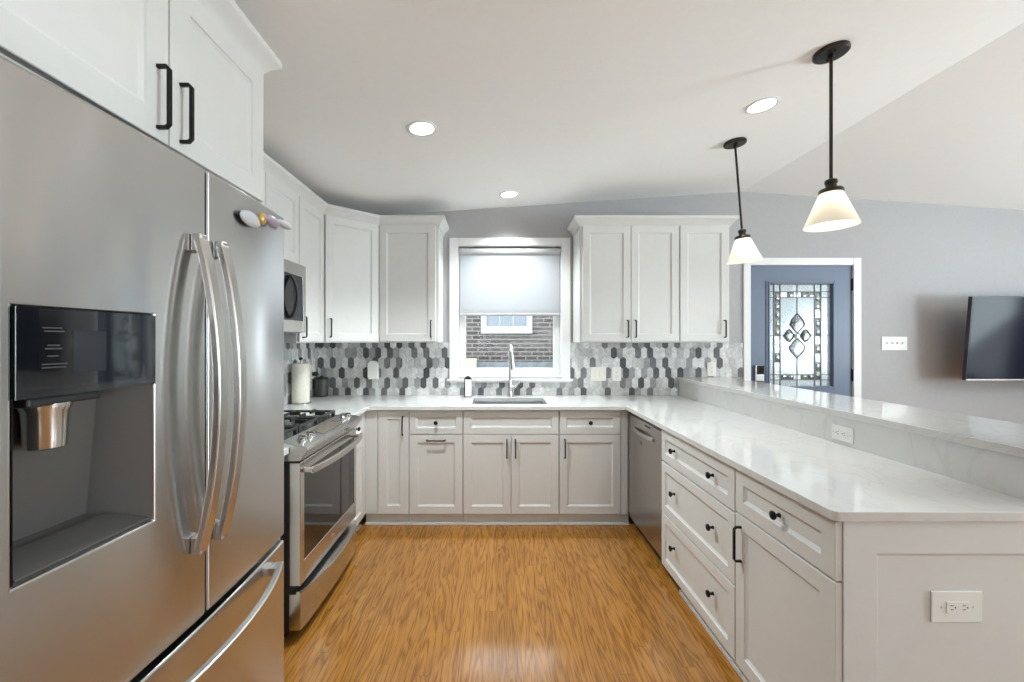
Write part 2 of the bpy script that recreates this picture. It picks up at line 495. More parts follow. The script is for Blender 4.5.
for x0, x1, z0, z1 in ((sx0, sx0 + .06, sz0, sz1), (sx1 - .06, sx1, sz0, sz1), (sx0 + .06, sx1 - .06, sz0, sz0 + .065), (sx0 + .06, sx1 - .06, sz1 - .05, sz1), (sx0 + .06, sx1 - .06, 1.68, 1.72)):
    box(b, x0, x1, WB + .07, WB + .11, z0, z1)
mk('sash', b, M['trim'], win, .006)
b = new(); box(b, sx0 + .055, sx1 - .055, WB + .088, WB + .092, sz0 + .06, sz1 - .045)
mk('pane', b, M['glass'], win)

sh = thing('roller_shade', 'white roller shade pulled halfway down over the sink window', 'window shade', (.125, WB + .03, 2.22))
b = new(); tube(b, [(sx0 + .004, WB + .035, 2.222), (sx1 - .004, WB + .035, 2.222)], .033, 20); mk('roller_tube', b, M['palegrey'], sh)
b = new(); box(b, sx0 + .012, sx1 - .012, WB + .028, WB + .0295, 1.652, 2.20); mk('fabric', b, M['fabric'], sh)
b = new(); tube(b, [(sx0 + .012, WB + .029, 1.645), (sx1 - .012, WB + .029, 1.645)], .007, 10, .012); mk('hem_bar', b, M['palegrey'], sh)

# ------------------------------------------------------------------ front door with leaded glass
dr = thing('door_1', None, None, (2.76, WB, 0), kind='structure')
b = new()
dx0, dx1, dz = DOOR[0], DOOR[1], DOOR[3]
box(b, dx0 - .052, dx0 + .012, WB - .018, WB - .0005, 0, dz + .055)
box(b, dx1 - .012, dx1 + .058, WB - .018, WB - .0005, 0, dz + .055)
box(b, dx0 + .012, dx1 - .012, WB - .018, WB - .0005, dz - .012, dz + .055)
mk('casing', b, M['trim'], dr, .005)
b = new()
box(b, dx0 + .0005, dx0 + .012, WB + .001, WB + .13, 0, dz); box(b, dx1 - .012, dx1 - .0005, WB + .001, WB + .13, 0, dz); box(b, dx0 + .012, dx1 - .012, WB + .001, WB + .13, dz - .012, dz)
mk('jamb', b, M['trim'], dr)
GX0, GX1, GZ0, GZ1 = 2.476, 3.045, .995, 1.92
lx0, lx1, lz1 = dx0 + .0125, dx1 - .0125, dz - .0135
b = new(); ly0, ly1 = WB + .003, WB + .046
for x0, x1, z0, z1 in ((lx0, GX0, .01, lz1), (GX1, lx1, .01, lz1), (GX0, GX1, GZ1, lz1), (GX0, GX1, .01, GZ0)):
    box(b, x0, x1, ly0, ly1, z0, z1)
leaf = mk('door_leaf', b, M['doorblue'], dr)
b = new()
for e0, e1, dep in ((.0, .016, .014), (.016, .034, .007)):
    x0, x1, z0, z1 = GX0 - e0, GX1 + e0, GZ0 - e0, GZ1 + e0
    X0, X1, Z0, Z1 = GX0 - e1, GX1 + e1, GZ0 - e1, GZ1 + e1
    for a in ((X0, x0, Z0, Z1), (x1, X1, Z0, Z1), (x0, x1, z1, Z1), (x0, x1, Z0, z0)):
        box(b, a[0], a[1], ly0 - dep, ly0 - .0002, a[2], a[3])
mk('glass_molding', b, M['doorblue'], leaf, .004)
gy0, gy1 = WB + .026, WB + .030
VX = [2.531, 2.588, 2.902, 2.959]; HZ = [1.05, 1.098, 1.80, 1.853]; CX, CZ = 2.743, 1.452
b = new()
for a in ((GX0, VX[0], GZ0, GZ1), (VX[3], GX1, GZ0, GZ1), (VX[0], VX[3], HZ[3], GZ1), (VX[0], VX[3], GZ0, HZ[0])):
    box(b, a[0], a[1], gy0, gy1, a[2], a[3])
mk('pebbled_border', b, M['pebble'], leaf)
b = new(); box(b, VX[1], VX[2], gy0, gy1, HZ[1], HZ[2])
mk('center_glass', b, M['smooth'], leaf)
# bevelled pieces round the border
bp = {'bevel': new(), 'beveldark': new(), 'bevelgreen': new()}
r2 = random.Random(3)
def bevelpiece(x0, x1, z0, z1):
    k = r2.choices(['bevel', 'beveldark', 'bevelgreen'], [5, 5, 2])[0]
    bm = bp[k]; i = .006
    f = [bm.verts.new(q) for q in ((x0, gy0, z0), (x1, gy0, z0), (x1, gy0, z1), (x0, gy0, z1))]
    g = [bm.verts.new(q) for q in ((x0 + i, gy0 - .004, z0 + i), (x1 - i, gy0 - .004, z0 + i), (x1 - i, gy0 - .004, z1 - i), (x0 + i, gy0 - .004, z1 - i))]
    for j in range(4): bm.faces.new((f[j], f[(j + 1) % 4], g[(j + 1) % 4], g[j]))
    bm.faces.new(g)
k = 10
for i in range(k):
    z0 = HZ[0] + (HZ[3] - HZ[0]) * i / k; z1 = HZ[0] + (HZ[3] - HZ[0]) * (i + 1) / k
    bevelpiece(VX[0], VX[1], z0, z1); bevelpiece(VX[2], VX[3], z0, z1)
for i in range(5):
    x0 = VX[1] + (VX[2] - VX[1]) * i / 5; x1 = VX[1] + (VX[2] - VX[1]) * (i + 1) / 5
    bevelpiece(x0, x1, HZ[0], HZ[1]); bevelpiece(x0, x1, HZ[2], HZ[3])
# jewel cluster: pointed petals above, below, left and right
def petal(key, pts):
    bm = bp[key]; v = [bm.verts.new((q[0], gy0 - .001, q[1])) for q in pts]
    c = bm.verts.new((sum(q[0] for q in pts) / len(pts), gy0 - .008, sum(q[1] for q in pts) / len(pts)))
    for j in range(len(v)): bm.faces.new((v[j], v[(j + 1) % len(v)], c))
def drop(cx, cz, dx, dz, L, W):      # teardrop from (cx,cz) toward direction
    pts = []
    for t, s in ((0, 0), (.18, .55), (.42, 1), (.65, .8), (1, 0), (.65, -.8), (.42, -1), (.18, -.55)):
        pts.append((cx + dx * L * t + dz * W * s, cz + dz * L * t - dx * W * s))
    return pts
DROPS = [drop(CX, CZ + .028, 0, 1, .178, .068), drop(CX, CZ - .028, 0, -1, .178, .074), drop(CX + .028, CZ, 1, 0, .100, .058), drop(CX - .028, CZ, -1, 0, .100, .058)]
for d, kk in zip(DROPS, ('beveldark', 'bevel', 'beveldark', 'beveldark')): petal(kk, d)
petal('bevel', [(CX + .036 * math.cos(t * math.pi / 4), CZ + .036 * math.sin(t * math.pi / 4)) for t in range(8)])
mk('bevelled_glass', bp['bevel'], M['bevel'], leaf); mk('bevelled_glass', bp['beveldark'], M['beveldark'], leaf); mk('bevelled_glass', bp['bevelgreen'], M['bevelgreen'], leaf)
b = new(); cw = .004
for xx in VX: box(b, xx - cw, xx + cw, gy0 - .006, gy1 + .004, GZ0, GZ1)
for zz in HZ: box(b, GX0, GX1, gy0 - .006, gy1 + .004, zz - cw, zz + cw)
for z0, z1 in ((GZ0, CZ - .205), (CZ + .205, GZ1)): box(b, CX - .0025, CX + .0025, gy0 - .005, gy1 + .003, z0, z1)
for x0, x1 in ((GX0, CX - .125), (CX + .125, GX1)): box(b, x0, x1, gy0 - .005, gy1 + .003, CZ - .0025, CZ + .0025)
k = 9
for i in range(1, k):
    zz = HZ[0] + (HZ[3] - HZ[0]) * i / (k + 1)
    for x0, x1 in ((VX[0], VX[1]), (VX[2], VX[3])): box(b, x0, x1, gy0 - .005, gy0, zz - .002, zz + .002)
for d in DROPS:
    tube(b, [(q[0], gy0 - .004, q[1]) for q in d + d[:1]], .004, 6, cap=False)
mk('lead_came', b, M['lead'], leaf)
b = new(); box(b, 2.335, 2.415, ly0 - .022, ly0 - .0005, 1.04, 1.185); mk('lock_plate', b, M['chrome'], leaf, .006)
b = new(); box(b, 2.352, 2.412, ly0 - .030, ly0 - .022, 1.105, 1.182); mk('keypad', b, M['blackgloss'], leaf, .003)
b = new(); lathe(b, [(.012, 0), (.012, .03), (.028, .035), (.03, .055), (.018, .068)], (2.37, ly0 - .001, .96), (0, -1, 0)); mk('knob', b, M['chrome'], leaf)
for zz in (1.86, 1.04, .25):
    b = new(); tube(b, [(dx1 - .013, WB - .006, zz), (dx1 - .013, WB - .006, zz + .11)], .007, 10); box(b, dx1 - .018, dx1 - .011, WB - .006, WB + .012, zz + .005, zz + .105)
    mk('hinge', b, M['hinge'], dr)

# ------------------------------------------------------------------ tile backsplash (elongated hexagons, points up)
def clip(poly, axis, val, keep_less):
    out = []
    for i in range(len(poly)):
        a, c = poly[i], poly[(i + 1) % len(poly)]
        ia = (a[axis] <= val) if keep_less else (a[axis] >= val)
        ic = (c[axis] <= val) if keep_less else (c[axis] >= val)
        if ia: out.append(a)
        if ia != ic:
            t = (val - a[axis]) / (c[axis] - a[axis])
            out.append((a[0] + (c[0] - a[0]) * t, a[1] + (c[1] - a[1]) * t))
    return out

def tile_field(bm, regions, P, r, d0, d1):
    """regions: list of (a0,a1,z0,z1); P(a,z,d) -> point with d out from the wall"""
    pw, ph, hw, hh, pt = .0546, .0905, .0262, .0510, .0150
    A0 = min(q[0] for q in regions); A1 = max(q[1] for q in regions)
    for row in range(-1, 8):
        cz = .935 + row * ph
        last = 0
        for colm in range(int((A1 - A0) / pw) + 3):
            ca = A0 + colm * pw + (pw / 2 if row % 2 else 0)
            mi = r.choices(range(len(TILE)), [t[1] for t in TILE])[0]
            if mi >= 5 and last >= 5: mi = r.choices(range(5), [t[1] for t in TILE[:5]])[0]
            last = mi
            hexa = [(ca - hw, cz - hh + pt), (ca - hw * .35, cz - hh), (ca + hw * .35, cz - hh), (ca + hw, cz - hh + pt), (ca + hw, cz + hh - pt), (ca + hw * .35, cz + hh), (ca - hw * .35, cz + hh), (ca - hw, cz + hh - pt)]
            for a0, a1, z0, z1 in regions:
                q = hexa
                for ax, v, kl in ((0, a0, False), (0, a1, True), (1, z0, False), (1, z1, True)):
                    if len(q) >= 3: q = clip(q, ax, v, kl)
                if len(q) < 3: continue
                qq = [q[0]]
                for s in q[1:]:
                    if (s[0] - qq[-1][0]) ** 2 + (s[1] - qq[-1][1]) ** 2 > 1e-9: qq.append(s)
                if (qq[0][0] - qq[-1][0]) ** 2 + (qq[0][1] - qq[-1][1]) ** 2 < 1e-9: qq.pop()
                if len(qq) < 3: continue
                f = [bm.verts.new(P(s[0], s[1], d1)) for s in qq]; g = [bm.verts.new(P(s[0], s[1], d0)) for s in qq]
                fc = bm.faces.new(f); fc.material_index = mi + 1
                for i in range(len(f)):
                    sd = bm.faces.new((f[i], g[i], g[(i + 1) % len(f)], f[(i + 1) % len(f)])); sd.material_index = mi + 1

TM = [M['grout']] + [t[0] for t in TILE]
b = new()
TZ = 1.388
REGB = [(WL + .009, cx0 - .001, .9145, TZ), (cx0 - .001, cx1 + .001, .9145, 1.029), (cx1 + .001, 1.6385, .9145, TZ), (1.640, 2.231, 1.0775, TZ)]
for q in REGB: box(b, q[0], q[1], WB - .005, WB - .0003, q[2], q[3])
tile_field(b, REGB, lambda a, z, d: (a, WB - d, z), random.Random(11), .005, .008)
bs = mk('tile_backsplash', b, None, mats=TM)
tag(bs, 'grey and white elongated hexagon tile backsplash on the window wall', 'backsplash', 'tile backsplashes')
b = new()
REGL = [(1.42, WB - .009, .9145, TZ)]
for q in REGL: box(b, WL + .0003, WL + .005, q[0], q[1], q[2], q[3])
tile_field(b, REGL, lambda a, z, d: (WL + d, a, z), random.Random(5), .005, .008)
bs = mk('tile_backsplash', b, None, mats=TM)
tag(bs, 'hexagon tile backsplash on the left wall behind the range', 'backsplash', 'tile backsplashes')

# ------------------------------------------------------------------ cabinet pieces
def shaker(bm, o, u, n, a0, a1, z0, z1, t=.02, fw=.058, rec=.010, bv=.012):
    """framed door front: back at depth 0, face at depth t, panel sunk by rec"""
    o = Vector(o); u = Vector(u); n = Vector(n)
    f = lambda a, z, d: bm.verts.new(o + u * a + n * d + Z * z)
    def rect(i, d): return [f(a0 + i, z0 + i, d), f(a1 - i, z0 + i, d), f(a1 - i, z1 - i, d), f(a0 + i, z1 - i, d)]
    e = .002
    L = [rect(0, 0), rect(0, t - e), rect(e, t), rect(fw, t), rect(fw + .002, t - rec * .45), rect(fw + bv, t - rec)]
    bm.faces.new(L[0][::-1])
    for p_, q_ in zip(L, L[1:]):
        for i in range(4): bm.faces.new((p_[i], p_[(i + 1) % 4], q_[(i + 1) % 4], q_[i]))
    bm.faces.new(L[-1])

def front(name, parent, o, u, n, a0, a1, z0, z1, fw=.058, label=None):
    b = new(); shaker(b, o, u, n, a0, a1, z0, z1, fw=fw)
    return mk(name, b, M['cab'], parent, angle=12)

def bar_pull(parent, o, u, n, a, z, vertical=True, L=.138, t=.02):
    o = Vector(o); u = Vector(u); n = Vector(n)
    d = Z if vertical else u
    c = o + u * a + Z * z
    s = u if vertical else Z
    b = new()
    p0, p1 = c - d * L / 2, c + d * L / 2
    pts = [p0 + n * (t - .0005), p0 + n * (t + .022), p0 + n * (t + .029) + d * .007, p1 + n * (t + .029) - d * .007, p1 + n * (t + .022), p1 + n * (t - .0005)]
    rings = []
    tan = [n, (n + d * .4).normalized(), d, d, (n * -1 + d * .4).normalized(), -n]
    for q, tg in zip(pts, tan):
        k = s; h = tg.cross(k).normalized()
        rings.append([b.verts.new(q + k * x * .0048 + h * y * .0044) for x, y in ((-1, -1), (1, -1), (1, 1), (-1, 1))])
    for r0, r1 in zip(rings, rings[1:]):
        for i in range(4): b.faces.new((r0[i], r0[(i + 1) % 4], r1[(i + 1) % 4], r1[i]))
    b.faces.new(rings[0][::-1]); b.faces.new(rings[-1])
    return mk('handle', b, M['black'], parent, .0015)

def knob(parent, o, u, n, a, z, t=.02):
    b = new()
    lathe(b, [(.0085, -.0005), (.0085, .003), (.0055, .006), (.0055, .015), (.013, .019), (.0155, .023), (.0150, .028), (.010, .031), (.004, .032)],
          Vector(o) + Vector(u) * a + Z * z + Vector(n) * t, n, 18)
    return mk('knob', b, M['black'], parent)

# --- back run: door fronts at Y = 3.07, boxes behind Y = 3.09
FB = Vector((0, 3.09, 0)); UB = X; NB = -Y
BZ0, BZ1, DS, DT = .10, .884, .694, .876
GB = 'base cabinets under the window'
def base_back(name, label, x0, x1, fill=None, sink=False):
    t = thing(name, label, 'cabinet', ((x0 + x1) / 2, 3.36, 0), GB)
    b = new()
    bx0, bx1 = x0, x1
    if sink:
        box(b, bx0, bx1, 3.0905, 3.645, BZ0, .68)
        box(b, bx0, bx1, 3.0905, 3.105, .68, .8835)
    else:
        box(b, bx0, bx1, 3.0905, 3.645, BZ0, .8835)
    mk('body', b, M['cab'], t)
    b = new(); box(b, bx0, bx1, 3.108, 3.125, 0, BZ0 - .0005)
    box(b, bx0, bx1, 3.090, 3.108, 0, .018)
    mk('toe_kick', b, M['cab'], t, .003)
    return t

c1 = base_back('base_cabinet', 'narrow full height white base door cabinet left of the drawer with the round knob', -.9995, -.6585)
b = new(); box(b, -.9975, -.899, 3.074, 3.090, .094, DT); mk('filler', b, M['cab'], c1, .001)
d = front('door', c1, FB, UB, NB, -.894, -.663, .094, DT, .062); bar_pull(d, FB, UB, NB, -.705, .765)
c2 = base_back('base_cabinet', 'white base cabinet with horizontal black bar handle on its door', -.6575, -.2505)
d = front('drawer', c2, FB, UB, NB, -.654, -.254, .700, DT, .045); knob(d, FB, UB, NB, -.454, .788)
d = front('door', c2, FB, UB, NB, -.654, -.254, .094, DS); bar_pull(d, FB, UB, NB, -.454, .655, False)
c3 = base_back('sink_cabinet', 'white double door base cabinet below the sink', -.2495, .4785, sink=True)
front('false_front', c3, FB, UB, NB, -.246, .475, .700, DT, .05)
d = front('door', c3, FB, UB, NB, -.246, .1125, .094, DS); bar_pull(d, FB, UB, NB, .082, .592)
d = front('door', c3, FB, UB, NB, .1165, .475, .094, DS); bar_pull(d, FB, UB, NB, .147, .592)
c4 = base_back('base_cabinet', 'white base cabinet with knobbed drawer over a door beside the dishwasher', .4795, 1.0185)
d = front('drawer', c4, FB, UB, NB, .483, .945, .700, DT, .052); knob(d, FB, UB, NB, .714, .788)
d = front('door', c4, FB, UB, NB, .483, .945, .094, DS); bar_pull(d, FB, UB, NB, .520, .592)
b = new(); box(b, .949, .9990, 3.074, 3.090, .094, DT); mk('filler', b, M['cab'], c4, .001)

# --- left run: door fronts at X = -.985
FL = Vector((-1.005, 0, 0)); UL = Y; NL = X
cl = thing('base_cabinet', 'slim white base cabinet at the far side of the range, in the corner', 'cabinet', (-1.3, 2.85, 0), 'base cabinets beside the range')
b = new(); box(b, WL + .015, -1.0055, 2.662, 3.07, BZ0, .8835); mk('body', b, M['cab'], cl)
b = new(); box(b, -1.055, -1.04, 2.662, 3.07, 0, BZ0 - .0005); box(b, -1.04, -1.02, 2.662, 3.07, 0, .018); mk('toe_kick', b, M['cab'], cl, .003)
d = front('drawer', cl, FL, UL, NL, 2.668, 3.02, .700, DT, .045); knob(d, FL, UL, NL, 2.84, .788)
d = front('door', cl, FL, UL, NL, 2.668, 3.02, .094, DS)
b = new(); box(b, -1.005, -.989, 3.024, 3.068, .094, DT); mk('filler', b, M['cab'], cl, .001)
cl2 = thing('base_cabinet', 'white base cabinet between the refrigerator and the range, mostly hidden', 'cabinet', (-1.3, 1.62, 0), 'base cabinets beside the range')
b = new(); box(b, WL + .015, -1.0055, 1.42, 1.880, BZ0, .8835); mk('body', b, M['cab'], cl2)
b = new(); box(b, -1.075, -1.06, 1.42, 1.880, 0, BZ0 - .0005); mk('toe_kick', b, M['black'], cl2)
d = front('door', cl2, FL, UL, NL, 1.424, 1.850, .094, DT); bar_pull(d, FL, UL, NL, 1.47, .75)

# --- peninsula: door fronts at X = 1.0
FR = Vector((1.020, 0, 0)); UR = Y; NR = -X
GP = 'peninsula base cabinets'
cp = thing('drawer_cabinet', 'white base cabinet of three wide drawers with paired black knobs', 'cabinet', (1.32, 2.07, 0), GP)
b = new(); box(b, 1.0205, 1.64, 1.696, 2.450, BZ0, .8835); mk('body', b, M['cab'], cp)
b = new(); box(b, 1.032, 1.05, 1.696, 2.26, 0, BZ0 - .0005); box(b, 1.022, 1.032, 1.696, 2.26, 0, .02); mk('toe_kick', b, M['cab'], cp, .002)
for z0, z1, zk in ((.692, DT, .790), (.384, .684, .550), (.066, .376, .245)):
    d = front('drawer', cp, FR, UR, NR, 1.699, 2.447, z0, z1, .05)
    for yk in (1.865, 2.268): knob(d, FR, UR, NR, yk, zk)
ce = thing('base_cabinet', 'white end cabinet of the peninsula with one drawer above a tall door', 'cabinet', (1.32, 1.45, 0), GP)
b = new(); box(b, 1.0205, 1.64, 1.214, 1.694, BZ0, .8835); mk('body', b, M['cab'], ce)
b = new(); box(b, 1.032, 1.05, 1.214, 1.694, 0, BZ0 - .0005); box(b, 1.022, 1.032, 1.214, 1.694, 0, .02); mk('toe_kick', b, M['cab'], ce, .002)
d = front('drawer', ce, FR, UR, NR, 1.194, 1.691, .702, DT, .052); knob(d, FR, UR, NR, 1.428, .795)
d = front('door', ce, FR, UR, NR, 1.194, 1.691, .066, .696); bar_pull(d, FR, UR, NR, 1.652, .580)
b = new(); shaker(b, (0, 1.212, 0), X, -Y, 1.0215, 1.79, .0, .8835, t=.022, fw=.098, rec=.012)
mk('end_panel', b, M['cab'], ce, angle=12)

# --- upper cabinets
UZ0, UZ1 = 1.392, 2.368
DZ0, DZ1 = 1.402, 2.357
GU = 'wall cabinets around the kitchen'
def upper(name, label, lo, o, u, n, a0, a1, doors, z0=UZ0, z1=UZ1, dz0=DZ0, dz1=DZ1, dep=.325, fw=.058):
    t = thing(name, label, 'cabinet', lo, GU)
    b = new(); obox(b, o, u, n, a0, a1, z0, z1, -dep, -.0005); mk('body', b, M['cab'], t, .001)
    for e0, e1, hx, hz in doors:
        d = front('door', t, o, u, n, e0, e1, dz0, dz1, fw)
        if hx is not None: bar_pull(d, o, u, n, hx, hz)
    return t
OB = Vector((0, 3.36, 0))
ub = .2965
upper('wall_cabinet', 'white wall cabinet left of the window, flat to the window wall', (-.73, 3.36, UZ0), OB, X, -Y, -.968, -.475, [(-.962, -.500, -.535, 1.505)], dep=ub)
upper('wall_cabinet', 'double door white wall cabinet right of the window', (1.1, 3.36, UZ0), OB, X, -Y, .695, 1.515, [(.715, 1.112, 1.083, 1.505), (1.116, 1.510, 1.148, 1.505)], dep=ub)
upper('wall_cabinet', 'single door white wall cabinet at the far right, above the raised bar end', (1.72, 3.36, UZ0), OB, X, -Y, 1.516, 1.935, [(1.521, 1.918, 1.882, 1.505)], dep=ub)
OL = Vector((-1.310, 0, 0))
ul = .3015
upper('wall_cabinet', 'tall white wall cabinet on the left wall just past the microwave', (-1.45, 2.85, UZ0), OL, Y, X, 2.656, 3.052, [(2.662, 3.036, 2.70, 1.500)], dep=ul)
upper('microwave_cabinet', 'short two door white wall cabinet directly above the microwave', (-1.45, 2.27, 1.905), OL, Y, X, 1.885, 2.655, [(1.890, 2.268, 2.235, 2.0), (2.272, 2.650, 2.305, 2.0)], z0=1.90, dz0=1.908, dep=ul)
# diagonal corner cabinet
cc = thing('corner_cabinet', 'diagonal white corner wall cabinet over the paper towel roll', 'cabinet', (-1.3, 3.36, UZ0), GU)
b = new(); prism(b, [(WL + .0085, 3.053), (-1.3105, 3.053), (-.9685, 3.3595), (-.9685, 3.6565), (WL + .0085, 3.6565)], 'z', UZ0, UZ1)
mk('body', b, M['cab'], cc)
pa, pb = Vector((-1.3105, 3.053, 0)), Vector((-.9685, 3.3595, 0))
ud = (pb - pa).normalized(); nd = Vector((ud.y, -ud.x, 0)); ln = (pb - pa).length
od = pa + nd * .0005
d = front('door', cc, od, ud, nd, .018, ln - .014, DZ0, DZ1); bar_pull(d, od, ud, nd, .052, 1.505)
# over the refrigerator, deep
OF = Vector((-.84, 0, 0))
cf = thing('refrigerator_cabinet', 'deep two door white cabinet above the stainless refrigerator', 'cabinet', (-1.2, 1.0, 1.89), GU)
b = new(); obox(b, OF, Y, X, .50, 1.438, 1.896, 2.368, -.778, -.0005); mk('body', b, M['cab'], cf, .001)
for e0, e1, hx in ((.505, 1.016, .981), (1.020, 1.430, 1.053)):
    d = front('door', cf, OF, Y, X, e0, e1, 1.900, 2.350, .066); bar_pull(d, OF, Y, X, hx, 2.002, L=.148)
# side stile strip on the refrigerator cabinet

# crown mouldings on the cabinet tops
def crown(name, path, closed_left=None, z0=2.3685 - .018, z1=2.432, out=.052):
    """path of plan points with outward normal to the right of travel; profile: angled cove"""
    bm = new()
    prof = [(0.0, 0.0), (.006, 0.0), (.010, .014), (.020, .030), (.036, .046), (out - .004, .056), (out, .060), (out, z1 - z0), (0.0, z1 - z0)]
    pts = [Vector((q[0], q[1], 0)) for q in path]
    rings = []
    for i, q in enumerate(pts):
        ns = []
        if i > 0: dd = (pts[i] - pts[i - 1]).normalized(); ns.append(Vector((dd.y, -dd.x, 0)))
        if i < len(pts) - 1: dd = (pts[i + 1] - pts[i]).normalized(); ns.append(Vector((dd.y, -dd.x, 0)))
        nn = ns[0] if len(ns) == 1 else (ns[0] + ns[1]).normalized() / max(.3, (ns[0] + ns[1]).normalized().dot(ns[0]))
        rings.append([bm.verts.new(q + nn * a + Z * (z0 + h)) for a, h in prof])
    k = len(prof)
    for r0, r1 in zip(rings, rings[1:]):
        for i in range(k): bm.faces.new((r0[i], r0[(i + 1) % k], r1[(i + 1) % k], r1[i]))
    bm.faces.new(rings[0][::-1]); bm.faces.new(rings[-1])
    return mk(name, bm, M['cab'], kind='structure', angle=25)
crown('trim_1', [(-.839, .50), (-.839, 1.4385), (WL + .002, 1.4385)][::1])
crown('trim_2', [(-1.309, 1.60), (-1.309, 3.0525), (-.968, 3.3590), (-.4745, 3.3590), (-.4745, WB - .001)])
crown('trim_3', [(.6945, WB - .001), (.6945, 3.3590), (1.9355, 3.3590), (1.9355, WB - .001)])

# ------------------------------------------------------------------ worktops
CT0, CT1 = .8842, .914
SX0, SX1, SY0, SY1 = -.187, .405, 3.165, 3.525
b = new()
xs = [WL + .0085, -.962, SX0, SX1, .982, 1.6515]
ys = [1.175, 2.658, 3.040, SY0, SY1, WB - .0085]
def inside(x, y):
    if SX0 < x < SX1 and SY0 < y < SY1: return False
    if y > 3.04: return True
    if x > .982: return True
    return x < -.962 and y > 2.658
cells(b, xs, ys, inside, CT0, CT1)
ed = [e_ for e_ in b.edges if all(abs(v.co.x - .982) < 1e-4 and abs(v.co.y - 1.175) < 1e-4 for v in e_.verts)]
bmesh.ops.bevel(b, geom=ed, offset=.022, segments=4, affect='EDGES', profile=.5)
ed = [e_ for e_ in b.edges if all(abs(v.co.y - 3.04) < 1e-4 and (abs(v.co.x - .982) < 1e-4 or abs(v.co.x + .962) < 1e-4) for v in e_.verts)]
bmesh.ops.bevel(b, geom=ed, offset=.012, segments=3, affect='EDGES', profile=.5)
ct = mk('countertop', b, M['quartz'], bevel=.003)
tag(ct, 'long white quartz worktop wrapping from the range past the sink to the peninsula end', 'countertop', 'quartz worktops')
b = new(); box(b, WL + .0085, -.962, 1.42, 1.884, CT0, CT1)
tag(mk('countertop', b, M['quartz'], bevel=.003), 'short piece of white quartz worktop between the refrigerator and the range', 'countertop', 'quartz worktops')
b = new(); box(b, 1.640, 2.112, 1.15, WB - .0003, 1.0453, 1.077)
ed = [e_ for e_ in b.edges if abs(e_.verts[0].co.y - 1.15) < 1e-4 and abs(e_.verts[1].co.y - 1.15) < 1e-4 and abs(e_.verts[0].co.z - e_.verts[1].co.z) > .01]
bmesh.ops.bevel(b, geom=ed, offset=.02, segments=4, affect='EDGES', profile=.5)
tag(mk('bar_top', b, M['quartz'], bevel=.003), 'raised white quartz bar top along the peninsula', 'countertop', 'quartz worktops')
b = new(); box(b, 1.652, 1.6615, 1.19, WB - .009, CT0, 1.045)
tag(mk('quartz_riser', b, M['quartz']), 'upright white quartz strip between the lower worktop and the raised bar', 'backsplash')

# ------------------------------------------------------------------ sink and faucet
sk = thing('sink', 'stainless undermount sink set in the worktop below the window', 'sink', ((SX0 + SX1) / 2, (SY0 + SY1) / 2, .69))
b = new(); g = .004
cells(b, [SX0 - .006, SX0 + g, SX1 - g, SX1 + .006], [SY0 - .006, SY0 + g, SY1 - g, SY1 + .006], lambda x, y: not (SX0 + g < x < SX1 - g and SY0 + g < y < SY1 - g), .70, .8836)
box(b, SX0 - .006, SX1 + .006, SY0 - .006, SY1 + .006, .692, .70)
mk('basin', b, M['sinksteel'], sk, .002)
b = new(); lathe(b, [(.045, 0), (.045, .003), (.035, .004), (.03, .001)], (.11, 3.36, .7003)); mk('drain', b, M['chrome'], sk)

fx, fy = .125, 3.585
fc = thing('faucet', 'tall brushed nickel gooseneck faucet behind the sink', 'faucet', (fx, fy, CT1))
b = new(); lathe(b, [(.027, 0), (.027, .006), (.024, .012), (.0205, .05), (.019, .13), (.0165, .15)], (fx, fy, CT1 + .0003)); mk('faucet_base', b, M['chrome'], fc)
b = new()
pts = [(fx, fy, CT1 + .14), (fx, fy, CT1 + .30), (fx, fy, CT1 + .385)]
for k in range(1, 13):
    a = math.pi * k / 12
    pts.append((fx + .006 * k / 12, fy - .065 + .065 * math.cos(a), CT1 + .385 + .065 * math.sin(a)))
tube(b, pts, .0135, 14)
mk('spout', b, M['chrome'], fc)
b = new(); tube(b, [(fx + .006, fy - .13, CT1 + .386), (fx + .010, fy - .133, CT1 + .33), (fx + .014, fy - .137, CT1 + .27), (fx + .016, fy - .139, CT1 + .245)], [.0145, .017, .021, .022], 14); mk('spray_head', b, M['chrome'], fc)
b = new(); lathe(b, [(.011, 0), (.011, .03), (.009, .034)], (fx + .017, fy, CT1 + .085), (1, 0, 0)); tube(b, [(fx + .045, fy, CT1 + .087), (fx + .075, fy - .004, CT1 + .115), (fx + .092, fy - .008, CT1 + .128)], [.007, .006, .005], 10); mk('lever', b, M['chrome'], fc)

# ------------------------------------------------------------------ refrigerator
FC, FWD = .915, .372                       # centre and half width along Y
def fx_at(y): return -.653 - .019 * ((y - FC) / FWD) ** 2
rf = thing('refrigerator', 'stainless french door refrigerator with water dispenser and bottom freezer drawer', 'refrigerator', (-1.1, FC, 0))
b = new(); box(b, -1.55, -.785, FC - FWD + .004, FC + FWD - .004, .03, 1.785)
mk('body', b, M['fridgebody'], rf, .004)
b = new(); box(b, -1.50, -.80, FC - FWD + .02, FC + FWD - .02, .0, .0295); box(b, -.80, -.745, FC - FWD + .01, FC + FWD - .01, .012, .055); mk('base_grille', b, M['blackplastic'], rf)
for yy in (FC - .30, FC + .30):
    b = new(); box(b, -.90, -.735, yy - .045, yy + .045, 1.7855, 1.803); mk('hinge_cover', b, M['fridgebody'], rf, .004)

